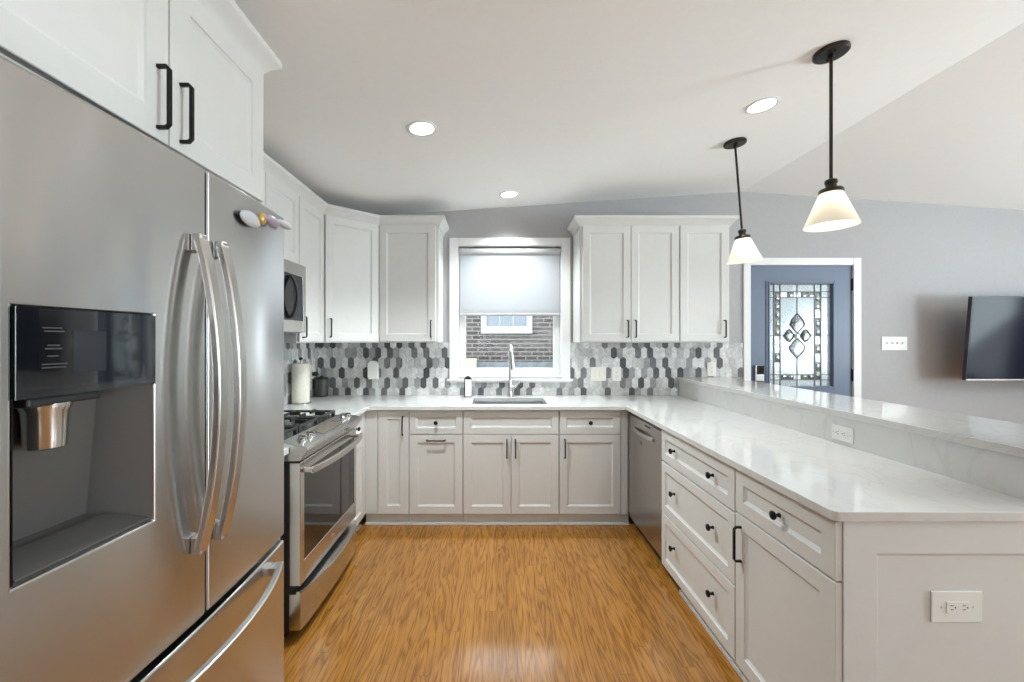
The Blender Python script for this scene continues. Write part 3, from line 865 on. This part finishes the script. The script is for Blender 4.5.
def curved_panel(y0, y1, z0, z1, hole=None, thick=.075, n=12):
    bm = new()
    ys = [y0 + (y1 - y0) * i / n for i in range(n + 1)]
    zs = [z0, z1]
    if hole:
        for v in hole[:2]:
            k = min(range(len(ys)), key=lambda i: abs(ys[i] - v)); ys[k] = v
        zs = [z0, hole[2], hole[3], z1]
    ys.sort()
    # ease the vertical edges
    V = [[bm.verts.new((fx_at(y), y, z)) for z in zs] for i, y in enumerate(ys)]
    fs = []
    for i in range(len(ys) - 1):
        for j in range(len(zs) - 1):
            if hole and hole[0] - 1e-6 <= ys[i] and ys[i + 1] <= hole[1] + 1e-6 and abs(zs[j] - hole[2]) < 1e-6: continue
            fs.append(bm.faces.new((V[i][j], V[i + 1][j], V[i + 1][j + 1], V[i][j + 1])))
    r = bmesh.ops.extrude_face_region(bm, geom=fs)
    for v in r['geom']:
        if isinstance(v, bmesh.types.BMVert): v.co.x = -.778
    return bm

DSY0, DSY1, DSZ0, DSZM, DSZ1 = .562, .775, 1.069, 1.329, 1.460
b = curved_panel(FC - FWD, FC - .003, .797, 1.80, (DSY0, DSY1, DSZ0, DSZ1))
fdl = mk('door', b, M['steel'], rf, .006, 3)
b = curved_panel(FC + .003, FC + FWD, .797, 1.80)
fdr = mk('door', b, M['steel'], rf, .006, 3)
b = curved_panel(FC - FWD, FC + FWD, .060, .780, n=18)
fzd = mk('freezer_drawer', b, M['steel'], rf, .006, 3)
def bow(p0, p1, outv, k=14, ends=.02):
    p0 = Vector(p0); p1 = Vector(p1); outv = Vector(outv)
    pts = []
    for i in range(k + 1):
        t = i / k
        s = math.sin(math.pi * t) ** .8 if 0 < t < 1 else 0
        pts.append(p0.lerp(p1, t) + outv * s)
    return pts
for par, yy in ((fdl, .876), (fdr, .944)):
    b = new()
    xx = fx_at(yy) + .003
    pts = bow((xx + .012, yy, .962), (xx + .012, yy, 1.632), (.042, 0, 0))
    sqtube(b, pts, .0135, .0085, (1, 0, 0))
    for zz in (.972, 1.622): box(b, xx - .0025, xx + .02, yy - .012, yy + .012, zz - .02, zz + .02)
    mk('handle', b, M['handle'], par, .004, 3)
b = new()
pts = bow((fx_at(.6) + .016, .600, .735), (fx_at(1.2) + .016, 1.215, .735), (.062, 0, 0))
sqtube(b, pts, .015, .0095, (1, 0, 0))
for yy in (.615, 1.20): box(b, fx_at(yy) - .001, fx_at(yy) + .022, yy - .018, yy + .018, .722, .748)
mk('handle', b, M['handle'], fzd, .004, 3)
# dispenser
b = new(); k = 8
yy = [DSY0 + .0 + (DSY1 - DSY0) * i / k for i in range(k + 1)]
for i in range(k):
    ya, yb = yy[i], yy[i + 1]
    quadbox(b, [(fx_at(ya) - .02, ya, DSZM), (fx_at(ya) + .004, ya, DSZM), (fx_at(yb) + .004, yb, DSZM), (fx_at(yb) - .02, yb, DSZM),
                (fx_at(ya) - .02, ya, DSZ1), (fx_at(ya) + .004, ya, DSZ1), (fx_at(yb) + .004, yb, DSZ1), (fx_at(yb) - .02, yb, DSZ1)])
bmesh.ops.remove_doubles(b, verts=b.verts[:], dist=1e-5)
mk('dispenser_panel', b, M['blackgloss'], fdl)
b = new()
def strip(bm, y0, y1, z0, z1, d=.0046):
    quadbox(bm, [(fx_at(y0) + .0035, y0, z0), (fx_at(y0) + d, y0, z0), (fx_at(y1) + d, y1, z0), (fx_at(y1) + .0035, y1, z0),
                 (fx_at(y0) + .0035, y0, z1), (fx_at(y0) + d, y0, z1), (fx_at(y1) + d, y1, z1), (fx_at(y1) + .0035, y1, z1)])
for z, y0, y1 in ((1.430, .592, .617), (1.425, .594, .620), (1.404, .598, .614), (1.399, .595, .617), (1.388, .598, .612), (1.376, .591, .624), (1.371, .591, .622)):
    strip(b, y0, y1, z, z + .0022)
mk('dispenser_print', b, M['glyph'], fdl)
b = new(); strip(b, .632, .682, 1.362, 1.428, .0043); mk('dispenser_screen', b, M['panelgrey'], fdl)
b = new()
dx = .088
fo = [(fx_at(DSY0) - .001, DSY0 + .0005, DSZ0 + .0005), (fx_at(DSY1) - .001, DSY1 - .0005, DSZ0 + .0005), (fx_at(DSY1) - .001, DSY1 - .0005, DSZM), (fx_at(DSY0) - .001, DSY0 + .0005, DSZM)]
ba = [(fx_at(DSY0) - dx, DSY0 + .012, DSZ0 + .030), (fx_at(DSY1) - dx, DSY1 - .040, DSZ0 + .030), (fx_at(DSY1) - dx + .035, DSY1 - .055, DSZM), (fx_at(DSY0) - dx + .035, DSY0 + .012, DSZM)]
A = [b.verts.new(q) for q in fo]; B = [b.verts.new(q) for q in ba]
for i in range(4): b.faces.new((A[i], A[(i + 1) % 4], B[(i + 1) % 4], B[i]))
b.faces.new(B)
rc = mk('dispenser_recess', b, M['recess'], fdl)
b = new()
quadbox(b, [(fx_at(DSY0) - .060, DSY0 + .012, DSZ0 + .024), (fx_at(DSY0) - .004, DSY0 + .005, DSZ0 + .004), (fx_at(DSY1) - .004, DSY1 - .006, DSZ0 + .004), (fx_at(DSY1) - .060, DSY1 - .030, DSZ0 + .024),
            (fx_at(DSY0) - .060, DSY0 + .012, DSZ0 + .027), (fx_at(DSY0) - .004, DSY0 + .005, DSZ0 + .007), (fx_at(DSY1) - .004, DSY1 - .006, DSZ0 + .007), (fx_at(DSY1) - .060, DSY1 - .030, DSZ0 + .027)])
mk('drip_tray', b, M['recess'], fdl)
b = new(); lathe(b, [(.030, 0), (.030, -.006), (.027, -.012), (.024, -.068), (.0215, -.070), (.0215, -.06)], (fx_at(.62) - .034, .628, 1.316), (0, 0, 1), 24, True, True); mk('nozzle', b, M['chrome'], fdl)
b = new(); box(b, fx_at(.62) - .066, fx_at(.62) - .006, .580, .690, 1.314, 1.3288); mk('nozzle_housing', b, M['blackplastic'], fdl, .004)

# small ornament on the door corner
om = thing('door_ornament', 'small pale ornament with gold bead and mauve middle, on the refrigerator upper right corner', 'ornament', (fx_at(1.2) + .001, 1.2, 1.75))
def blob(bm, c, r, k=16):
    rr = bmesh.ops.create_uvsphere(bm, u_segments=k, v_segments=10, radius=1)
    for v in rr['verts']: v.co = Vector((v.co.x * r[0] + c[0], v.co.y * r[1] + c[1], v.co.z * r[2] + c[2]))
b = new(); blob(b, (fx_at(1.07) + .0105, 1.065, 1.731), (.009, .044, .020)); mk('wing', b, M['palegrey'], om)
b = new(); blob(b, (fx_at(1.10) + .018, 1.107, 1.745), (.010, .014, .017)); mk('bead', b, M['gold'], om)
b = new(); blob(b, (fx_at(1.17) + .017, 1.162, 1.755), (.012, .040, .015)); mk('ornament_body', b, M['mauve'], om)
b = new(); blob(b, (fx_at(1.25) + .020, 1.240, 1.766), (.011, .042, .011)); mk('tail', b, M['palegrey'], om)

# ------------------------------------------------------------------ gas range
RY0, RY1 = 1.888, 2.652
rg = thing('gas_range', 'stainless slide-in gas range with black grates on the left wall', 'range', (-1.25, 2.27, 0))
b = new(); box(b, WL + .02, -.966, RY0 + .003, RY1 - .003, .045, .845); mk('body', b, M['blackplastic'], rg, .002)
b = new(); prism(b, [(WL + .02, .8455), (-.966, .8455), (-.912, .848), (-.876, .898), (-.879, .912), (-1.005, .938), (-1.030, .924), (WL + .02, .921)], 'y', RY0, RY1)
mk('cooktop', b, M['steel2'], rg, .003)
pn = Vector((.026, 0, .126)).normalized()       # outward of the slanted panel
pc = Vector((-.944, 0, .9254))
for yk in (1.972, 2.052, 2.492, 2.572):
    b = new(); lathe(b, [(.026, -.002), (.026, .003), (.020, .005), (.019, .018), (.017, .020)], pc + Y * yk + pn * .0005, pn, 24)
    box_c = pc + Y * yk + pn * .021
    quad = bmesh.ops.create_cube(b, size=1)
    for v in quad['verts']: v.co = box_c + Vector((v.co.x * .036, v.co.y * .008, v.co.z * .010))
    mk('knob', b, M['chrome'], rg)
b = new()
for (a, s) in ((0, 1),):
    t1 = Vector((-.126, 0, .026)).normalized()
    c0 = pc + pn * .0003
    q = [c0 + Y * 2.135 - t1 * .036, c0 + Y * 2.42 - t1 * .036, c0 + Y * 2.42 + t1 * .036, c0 + Y * 2.135 + t1 * .036]
    quadbox(b, q + [v + pn * .0015 for v in q])
mk('display', b, M['display'], rg)
for yk, xk in ((2.04, -1.17), (2.04, -1.43), (2.27, -1.30), (2.50, -1.17), (2.50, -1.43)):
    b = new(); lathe(b, [(.055, 0), (.052, .008), (.036, .009), (.036, .016), (.030, .019)], (xk, yk, .9213)); mk('burner', b, M['iron'], rg)
for g0 in (1.905, 2.152, 2.399):
    g1 = g0 + .236; b = new(); z0, z1 = .944, .958
    x0, x1 = -1.555, -1.045
    for yy in (g0, g1 - .014): box(b, x0, x1, yy, yy + .014, z0, z1)
    for xx in (x0, x1 - .014, (x0 + x1) / 2 - .007): box(b, xx, xx + .014, g0 + .014, g1 - .014, z0, z1)
    for xx in (-1.43, -1.17):
        box(b, xx - .006, xx + .006, g0 + .014, g0 + .085, z0 + .002, z1 + .010); box(b, xx - .006, xx + .006, g1 - .085, g1 - .014, z0 + .002, z1 + .010)
        box(b, xx - .11, xx - .045, (g0 + g1) / 2 - .006, (g0 + g1) / 2 + .006, z0 + .002, z1 + .010); box(b, xx + .045, xx + .11, (g0 + g1) / 2 - .006, (g0 + g1) / 2 + .006, z0 + .002, z1 + .010)
    for xx in (x0, x1 - .02):
        for yy in (g0, g1 - .02): box(b, xx, xx + .02, yy, yy + .02, .9213, z0)
    mk('grate', b, M['iron'], rg, .003)
# oven door
b = new(); wy0, wy1, wz0, wz1 = RY0 + .045, RY1 - .045, .365, .790
dzb, dzt = .262, .838
for y0, y1, z0, z1 in ((RY0 + .004, wy0, dzb, dzt), (wy1, RY1 - .004, dzb, dzt), (wy0, wy1, dzb, wz0), (wy0, wy1, wz1, dzt)):
    box(b, -.9655, -.914, y0, y1, z0, z1)
bmesh.ops.remove_doubles(b, verts=b.verts[:], dist=1e-5)
od_ = mk('oven_door', b, M['steel2'], rg, .003)
b = new(); box(b, -.962, -.9175, wy0 + .001, wy1 - .001, wz0 + .001, wz1 - .001); mk('window', b, M['blackgloss'], od_)
b = new()
pts = bow((-.872, RY0 + .030, .796), (-.872, RY1 - .030, .796), (.034, 0, 0))
sqtube(b, pts, .0165, .008, (1, 0, 0))
for yy in (RY0 + .040, RY1 - .040): box(b, -.9142, -.866, yy - .014, yy + .014, .786, .806)
mk('handle', b, M['handle'], od_, .004, 3)
b = new(); lathe(b, [(.016, 0), (.016, .0015), (.013, .002)], (-.9138, 2.27, .312), (1, 0, 0)); mk('badge', b, M['chrome'], od_)
# bottom drawer with bowed pull lip
b = new(); k = 16
prof = []
for i in range(k + 1):
    y = RY0 + .004 + (RY1 - RY0 - .008) * i / k
    prof.append((-.914 + .050 * math.sin(math.pi * i / k) ** .7 if 0 < i < k else -.914, y))
T = [b.verts.new((x, y, .226)) for x, y in prof]; T2 = [b.verts.new((x - .004, y, .236)) for x, y in prof]
Bt = [b.verts.new((-.914 + (x + .914) * .35, y, .055)) for x, y in prof]
TB = [b.verts.new((-.932, y, .236)) for x, y in prof]; BB = [b.verts.new((-.9655, y, .055)) for x, y in prof]
TI = [b.verts.new((-.932, y, .222)) for x, y in prof]; TJ = [b.verts.new((-.9655, y, .222)) for x, y in prof]
rows = [BB, Bt, T, T2, TB, TI, TJ]
for r0, r1 in zip(rows, rows[1:] + rows[:1]):
    for i in range(k): b.faces.new((r0[i], r0[i + 1], r1[i + 1], r1[i]))
b.faces.new([r_[0] for r_ in rows]); b.faces.new([r_[-1] for r_ in rows][::-1])
mk('drawer', b, M['steel2'], rg, angle=30)
for yy in (RY0 + .05, RY1 - .05):
    for xx in (-1.5, -1.02):
        b = new(); lathe(b, [(.018, 0), (.018, .012), (.010, .014), (.010, .0448)], (xx, yy, .0002)); mk('leg', b, M['blackplastic'], rg)

# ------------------------------------------------------------------ over-the-range microwave
mw = thing('microwave', 'stainless over-the-range microwave with black window and bowed handle', 'microwave', (-1.42, 2.27, 1.458))
MZ0, MZ1 = 1.458, 1.892
b = new(); box(b, WL + .0005, -1.275, 1.890, 2.648, MZ0, MZ1); mk('body', b, M['steel2'], mw, .003)
b = new()
my0, my1, mz0, mz1 = 1.94, 2.61, 1.535, 1.815
for y0, y1, z0, z1 in ((1.890, my0, MZ0 + .004, MZ1 - .002), (my1, 2.648, MZ0 + .004, MZ1 - .002), (my0, my1, MZ0 + .004, mz0), (my0, my1, mz1, MZ1 - .002)):
    box(b, -1.2745, -1.243, y0, y1, z0, z1)
bmesh.ops.remove_doubles(b, verts=b.verts[:], dist=1e-5)
md = mk('door', b, M['steel2'], mw, .003)
b = new(); box(b, -1.272, -1.247, my0 + .001, my1 - .001, mz0 + .001, mz1 - .001); mk('window', b, M['blackgloss'], md)
b = new(); sqtube(b, bow((-1.236, 2.45, 1.55), (-1.236, 2.45, 1.80), (.036, 0, 0)), .014, .008, (1, 0, 0)); box(b, -1.2468, -1.230, 2.438, 2.462, 1.545, 1.565); box(b, -1.2468, -1.230, 2.438, 2.462, 1.785, 1.805)
mk('handle', b, M['blackplastic'], md, .003)
b = new(); box(b, -1.2469, -1.2455, 2.50, 2.595, 1.56, 1.79); mk('keypad', b, M['panelgrey'], md)
b = new(); box(b, -1.56, -1.30, 1.95, 2.59, MZ0 - .008, MZ0 - .0002); mk('vent_filter', b, M['fridgebody'], mw)

# ------------------------------------------------------------------ dishwasher
dw = thing('dishwasher', 'stainless dishwasher at the corner end of the peninsula', 'dishwasher', (1.3, 2.75, 0))
DY0, DY1 = 2.455, 3.048
b = new(); box(b, 1.0275, 1.60, DY0 + .004, DY1 - .004, .09, .872); mk('body', b, M['blackplastic'], dw)
b = new(); box(b, 1.003, 1.027, DY0, DY1, .088, .858)
pan = mk('door', b, M['steeldw'], dw, .004, 3)
b = new(); box(b, 1.008, 1.027, DY0 + .002, DY1 - .002, .8585, .870); mk('control_strip', b, M['blackgloss'], dw)
b = new(); sqtube(b, bow((.999, 2.575, .775), (.999, 2.93, .775), (-.018, 0, 0)), .012, .006, (1, 0, 0)); box(b, .996, 1.0032, 2.575, 2.60, .765, .785); box(b, .996, 1.0032, 2.905, 2.93, .765, .785)
mk('handle', b, M['chrome'], pan, .003)
b = new(); lathe(b, [(.014, 0), (.014, .0012)], (1.0032, 2.80, .70), (-1, 0, 0)); mk('badge', b, M['fridgebody'], pan)
b = new(); box(b, .9995, 1.0032, 2.64, 2.72, .835, .843); mk('vent_slot', b, M['blackplastic'], pan)
b = new(); box(b, 1.06, 1.075, 2.28, DY1 - .004, .0, .0875); mk('toe_kick', b, M['blackplastic'], dw)

# ------------------------------------------------------------------ counter things
ph = thing('paper_towel_holder', 'steel paper towel holder standing in the left corner', 'paper towel holder', (-1.528, 3.17, CT1))
b = new(); lathe(b, [(.075, 0), (.075, .006), (.070, .010), (.012, .0105)], (-1.528, 3.17, CT1 + .0004), seg=32); mk('base', b, M['chrome'], ph)
b = new(); tube(b, [(-1.528, 3.17, CT1 + .0105), (-1.528, 3.17, 1.255)], .0065, 10); mk('rod', b, M['chrome'], ph)
b = new(); lathe(b, [(.006, 0), (.013, .006), (.015, .014), (.009, .022), (.003, .025)], (-1.528, 3.17, 1.2545)); mk('finial', b, M['bronze'], ph)
b = new(); lathe(b, [(.018, 0), (.063, 0), (.064, .004), (.064, .301), (.063, .305), (.018, .305)], (-1.528, 3.17, CT1 + .0112), seg=36, capa=False, capb=False)
lathe(b, [(.018, 0), (.018, .305)], (-1.528, 3.17, CT1 + .0112), seg=36, capa=False, capb=False)
bmesh.ops.remove_doubles(b, verts=b.verts[:], dist=1e-5)
tag(mk('paper_towel_roll', b, M['paper']), 'white paper towel roll on the steel holder', 'paper towels')
cn = thing('canister', 'dark grey cylindrical canister in the corner beside the paper towels', 'canister', (-1.545, 3.585, CT1))
b = new(); lathe(b, [(.050, 0), (.056, .006), (.057, .05), (.056, .148), (.052, .152)], (-1.545, 3.585, CT1 + .0003), seg=32); mk('jar', b, M['canister'], cn)
b = new(); lathe(b, [(.052, 0), (.054, .004), (.053, .014), (.02, .018), (.014, .024), (.014, .030)], (-1.545, 3.585, CT1 + .1525), seg=32); mk('lid', b, M['blackplastic'], cn)

bx = thing('soap_bottle', 'small black soap bottle with a white label, left of the sink', 'soap bottle', (-.243, 3.55, CT1))
b = new(); box(b, -.278, -.212, 3.530, 3.570, CT1 + .0003, CT1 + .165); mk('bottle', b, M['blackplastic'], bx, .006, 3)
b = new(); box(b, -.268, -.2125, 3.527, 3.5298, CT1 + .008, CT1 + .155); mk('front_label', b, M['white'], bx)
b = new(); lathe(b, [(.026, 0), (.026, .012), (.009, .014), (.009, .020)], (-.245, 3.55, CT1 + .1652), seg=20); mk('cap', b, M['bronze'], bx)

# ------------------------------------------------------------------ wall plates
def plate(name, label, c, u, n, wdt, hgt, items, cat='wall outlet', group=None, m='white'):
    """items: list of ('duplex'|'rocker'|'toggle', du, dz, horizontal)"""
    c = Vector(c); u = Vector(u); n = Vector(n); v = Z
    t = thing(name, label, cat, c, group)
    def bx_(bm, a0, a1, z0, z1, d0, d1): obox(bm, c, u, n, a0, a1, z0, z1, d0, d1)
    b = new(); bx_(b, -wdt / 2, wdt / 2, -hgt / 2, hgt / 2, .0003, .006); mk('cover_plate', b, M[m], t, .003, 3)
    for kind, du, dz, hor in items:
        if kind == 'duplex':
            L, W = .066, .033
            b = new()
            if hor: bx_(b, du - L / 2, du + L / 2, dz - W / 2, dz + W / 2, .006, .0085)
            else: bx_(b, du - W / 2, du + W / 2, dz - L / 2, dz + L / 2, .006, .0085)
            rec = mk('receptacle', b, M[m], t, .001)
            b = new()
            for s in (-.018, .018):
                for q in (-.006, .006):
                    if hor: bx_(b, du + s - .0045, du + s + .0045, dz + q - .001, dz + q + .001, .0084, .0088)
                    else: bx_(b, du + q - .001, du + q + .001, dz + s - .0045, dz + s + .0045, .0084, .0088)
                if hor: bx_(b, du + s + .008, du + s + .012, dz - .002, dz + .002, .0084, .0088)
                else: bx_(b, du - .002, du + .002, dz + s - .012, dz + s - .008, .0084, .0088)
            mk('slot', b, M['shaft'], rec)
            for s in (-.047, .047):
                b = new()
                if hor: lathe(b, [(.003, 0), (.003, .0006)], c + u * (du + s) + v * dz + n * .006, n, 10)
                else: lathe(b, [(.003, 0), (.003, .0006)], c + u * du + v * (dz + s) + n * .006, n, 10)
                mk('screw', b, M['palegrey'], t)
        elif kind == 'rocker':
            b = new(); bx_(b, du - .0165, du + .0165, dz - .033, dz + .033, .006, .0095); mk('rocker', b, M[m], t, .002)
        elif kind == 'toggle':
            b = new(); bx_(b, du - .006, du + .006, dz - .013, dz + .013, .006, .008); bx_(b, du - .004, du + .004, dz - .001, dz + .010, .008, .020); mk('toggle', b, M[m], t, .001)
    return t
GO = 'wall plates on the backsplash and peninsula'
plate('wall_outlet', 'horizontal white outlet on the peninsula end panel', (1.362, 1.2021, .624), X, -Y, .150, .092, [('duplex', 0, 0, True)], group=GO)
plate('wall_outlet', 'horizontal white outlet on the quartz riser below the bar', (1.6515, 1.928, .968), Y, -X, .118, .073, [('duplex', 0, 0, True)], group=GO)
TB_ = WB - .0082
plate('light_switch', 'wide two-rocker white plate on the tile right of the window', ((598 - 496) / 110.5, TB_, 1.107), X, -Y, .140, .125, [('rocker', -.024, 0, False), ('rocker', .024, 0, False)], 'light switch', GO, 'cream')
plate('wall_outlet', 'single narrow white outlet on the tile next to the wide switch plate', ((616.2 - 496) / 110.5, TB_, 1.107), X, -Y, .080, .125, [('duplex', 0, 0, False)], group=GO, m='cream')
plate('wall_outlet', 'single white outlet on the tile just above the bar end', ((711 - 496) / 110.5, TB_, 1.149), X, -Y, .080, .125, [('duplex', 0, 0, False)], group=GO, m='cream')
po = plate('wall_outlet', 'white outlet on the tile left of the window behind the plug-in night light', ((374.5 - 496) / 110.5, TB_, 1.12), X, -Y, .090, .125, [('duplex', 0, 0, False)], group=GO, m='cream')
nx = (374.5 - 496) / 110.5
nl = thing('night_light', 'white rounded plug-in night light on the tile left of the window', 'night light', (nx, TB_ - .0095, 1.10))
b = new(); prof = [(nx - .046, 1.075), (nx + .046, 1.075), (nx + .046, 1.195)]
for k in range(1, 8):
    a = math.pi * k / 8; prof.append((nx + .046 * math.cos(a), 1.195 + .032 * math.sin(a)))
prof.append((nx - .046, 1.195))
prism(b, [(q[0], q[1]) for q in prof], 'y', TB_ - .050, TB_ - .0095); mk('shell', b, M['white'], nl, .006, 3)
b = new(); box(b, nx - .040, nx + .040, TB_ - .045, TB_ - .0098, 1.062, 1.0745); mk('light_base', b, M['cream'], nl, .003)
pl = plate('wall_outlet', 'white outlet with a black plug on the left wall above the dark canister', (WL + .0083, 3.545, 1.135), Y, X, .080, .125, [('duplex', 0, 0, False)], group=GO, m='cream')
pg = thing('power_plug', 'black power plug and cord in the outlet above the dark canister', 'plug', (WL + .018, 3.545, 1.117))
b = new(); box(b, WL + .0175, WL + .055, 3.525, 3.565, 1.10, 1.134); mk('plug_body', b, M['blackplastic'], pg, .004)
b = new(); tube(b, [(WL + .045, 3.565, 1.117), (WL + .043, 3.60, 1.112), (WL + .03, 3.638, 1.07), (WL + .022, 3.644, .97), (WL + .022, 3.645, CT1 + .005)], .003, 8); mk('cord', b, M['blackplastic'], pg)
plate('light_switch', 'white multi-gang switch plate on the grey wall between the blue door and the television', ((894 - 496) / 110.5, WB - .0002, 1.382), X, -Y, .232, .122, [('toggle', -.069, 0, False), ('toggle', -.023, 0, False), ('toggle', .023, 0, False), ('toggle', .069, 0, False)], 'light switch', GO)

# ------------------------------------------------------------------ television
tv = thing('television', 'wall mounted flat television tilted downward on the grey wall', 'television', (4.57, 3.40, 1.45))
b = new(); W2, H2 = .615, .352
box(b, 4.57 - W2, 4.57 + W2, 3.385, 3.415, 1.425 - H2, 1.425 + H2); box(b, 4.57 - .36, 4.57 + .36, 3.415, 3.445, 1.425 - .27, 1.425 + .12)
mk('cabinet', b, M['tvframe'], tv, .003)
b = new(); box(b, 4.57 - W2 + .008, 4.57 + W2 - .008, 3.3835, 3.3849, 1.425 - H2 + .014, 1.425 + H2 - .008); mk('screen', b, M['tvscreen'], tv)
b = new(); box(b, 4.57 - W2 + .002, 4.57 + W2 - .002, 3.382, 3.3849, 1.425 - H2 + .001, 1.425 - H2 + .011); mk('lower_bezel', b, M['handle'], tv)
b = new(); box(b, 4.37, 4.77, 3.4455, 3.4555, 1.28, 1.56); box(b, 4.54, 4.60, 3.456, 3.640, 1.38, 1.44); box(b, 4.45, 4.69, 3.640, 3.690, 1.30, 1.54); mk('wall_mount', b, M['blackplastic'], tv)
tv.rotation_euler = (R(4), 0, 0)

# ------------------------------------------------------------------ pendants
def canopy_loc(x, y): return (x, y, ceil_z(x))
P1 = (1.499, 1.812)
pd = thing('pendant_lamp', 'nearer, larger-looking cone glass pendant lamp over the peninsula', 'pendant lamp', canopy_loc(*P1), 'pendant lamps over the peninsula')
o = Vector(canopy_loc(*P1))
tilt = math.atan(SLOPE)
cn_ = Vector((math.sin(tilt), 0, -math.cos(tilt)))
b = new(); lathe(b, [(.066, .0005), (.067, .004), (.067, .016), (.062, .020), (.014, .0215)], o, cn_, 32); canopy = mk('canopy', b, M['bronze'], pd)
for s in (-1, 1):
    b = new(); lathe(b, [(.004, 0), (.005, .006), (.002, .009)], o + cn_ * .0205 + Y * .034 * s + Vector((math.cos(tilt), 0, math.sin(tilt))) * .01 * s, cn_, 10); mk('screw', b, M['bronze'], canopy)
b = new()
ZT = o.z; ZS = 2.122                                   # top of socket
tube(b, [(o.x, o.y, ZT - .018), (o.x, o.y, ZT - .035)], .011, 12); tube(b, [(o.x, o.y, ZT - .03), (o.x, o.y, ZS - .005)], .0068, 12); mk('rod', b, M['bronze'], pd)
b = new(); lathe(b, [(.010, .012), (.022, .006), (.024, 0), (.024, -.008), (.020, -.012), (.021, -.030), (.042, -.034), (.046, -.040), (.046, -.052), (.040, -.054)], (o.x, o.y, ZS), (0, 0, 1), 28); mk('socket_cap', b, M['bronze'], pd)
b = new()
so = [(.040, -.049), (.044, -.055), (.099, -.192), (.102, -.200)]
si = [(.099, -.200), (.095, -.190), (.041, -.058), (.037, -.052)]
lathe(b, so + si + so[:1], (o.x, o.y, ZS), (0, 0, 1), 40, False, False)
bmesh.ops.remove_doubles(b, verts=b.verts[:], dist=1e-5)
mk('shade', b, M['opal'], pd)
b = new(); lathe(b, [(.012, -.055), (.014, -.075), (.028, -.105), (.030, -.120), (.022, -.142), (.006, -.150)], (o.x, o.y, ZS), (0, 0, 1), 20)
M['bulb'] = mat('lit_bulb', (.9, .9, .85), .5, emit=(1, .93, .80), estr=34)
mk('bulb', b, M['bulb'], pd)
P2 = (1.566, 2.655)
pd2 = dup(pd, canopy_loc(*P2), 'farther cone glass pendant lamp by the window wall, its rod hanging aslant')
for ch in pd2.children:
    if not ch.name.startswith('canopy'):
        ch.rotation_euler = (0, R(-4.6), 0)

# ------------------------------------------------------------------ recessed downlights
def down_loc(x, y): return (x, y, ceil_z(x))
q0 = down_loc(-.408, 2.235)
GD = 'recessed ceiling lights'
dl = thing('recessed_light', 'round recessed ceiling light nearest the refrigerator side', 'ceiling light', q0, GD)
dn = Vector((SLOPE, 0, -1)).normalized()
b = new(); lathe(b, [(.082, .0002), (.082, .004), (.074, .007), (.066, .0035), (.066, .0002)], q0, dn, 36, False, False); mk('trim_ring', b, M['trim'], dl)
b = new(); lathe(b, [(.066, .0003), (.066, .0036), (.03, .0042)], q0, dn, 36); mk('lens', b, M['ledlens'], dl)
LOCS = [(q0, None), (down_loc(.107, 3.34), 'round recessed ceiling light right in front of the sink window'), (down_loc(1.464, 2.229), 'round recessed ceiling light between the two pendant lamps')]
EXTRA_DOWN = [down_loc(-.408, .75)]   # an added downlight out of view, with no fixture built
for i, q in enumerate([a[0] for a in LOCS] + EXTRA_DOWN):
    if 0 < i < 3: dup(dl, q, LOCS[i][1])
    l_ = bpy.data.lights.new('downlight', 'SPOT'); l_.energy = (175, 100, 48, 8)[i]; l_.spot_size = R(120); l_.spot_blend = .7; l_.shadow_soft_size = .08; l_.color = (.885, .97, .985)
    lo = bpy.data.objects.new('downlight', l_); lo.location = (q[0], q[1], q[2] - .02); COL.objects.link(lo)

# ------------------------------------------------------------------ outside
b = new(); box(b, -14, 18, WB + .2, 30, -.75, -.6); mk('ground', b, M['ground'], kind='structure')
hs = thing('brick_house', 'neighboring brown brick house seen through the sink window', 'house', (0, 7.3, -.6))
b = new(); box(b, -5, 1.9, 7.3, 9, -.6, 3.4); mk('brick_wall', b, M['brick'], hs)
b = new()
for x0, x1, z0, z1 in ((-.27, -.17, 1.53, 2.5), (.55, .65, 1.53, 2.5), (-.17, .55, 1.53, 1.66), (-.17, .55, 2.4, 2.5)):
    box(b, x0, x1, 7.25, 7.2995, z0, z1)
for xx in (.07, .31): box(b, xx - .008, xx + .008, 7.27, 7.295, 1.66, 2.4)
fr_ = mk('window', b, M['palegrey'], hs)
b = new(); box(b, -.17, .55, 7.29, 7.2995, 1.66, 2.4); mk('pane', b, M['housewin'], fr_)
b = new(); box(b, -4.5, 1.8, 7.0, 7.2995, -.6, 1.02); mk('concrete_ledge', b, M['concrete'], hs)
b = new(); box(b, -.53, -.33, 6.85, 6.9995, .86, 1.10); mk('utility_box', b, M['beige'], hs, .01)
b = new(); box(b, -5.3, 2.2, 6.95, 9.3, 3.4, 3.6); mk('eave', b, M['trim'], hs)
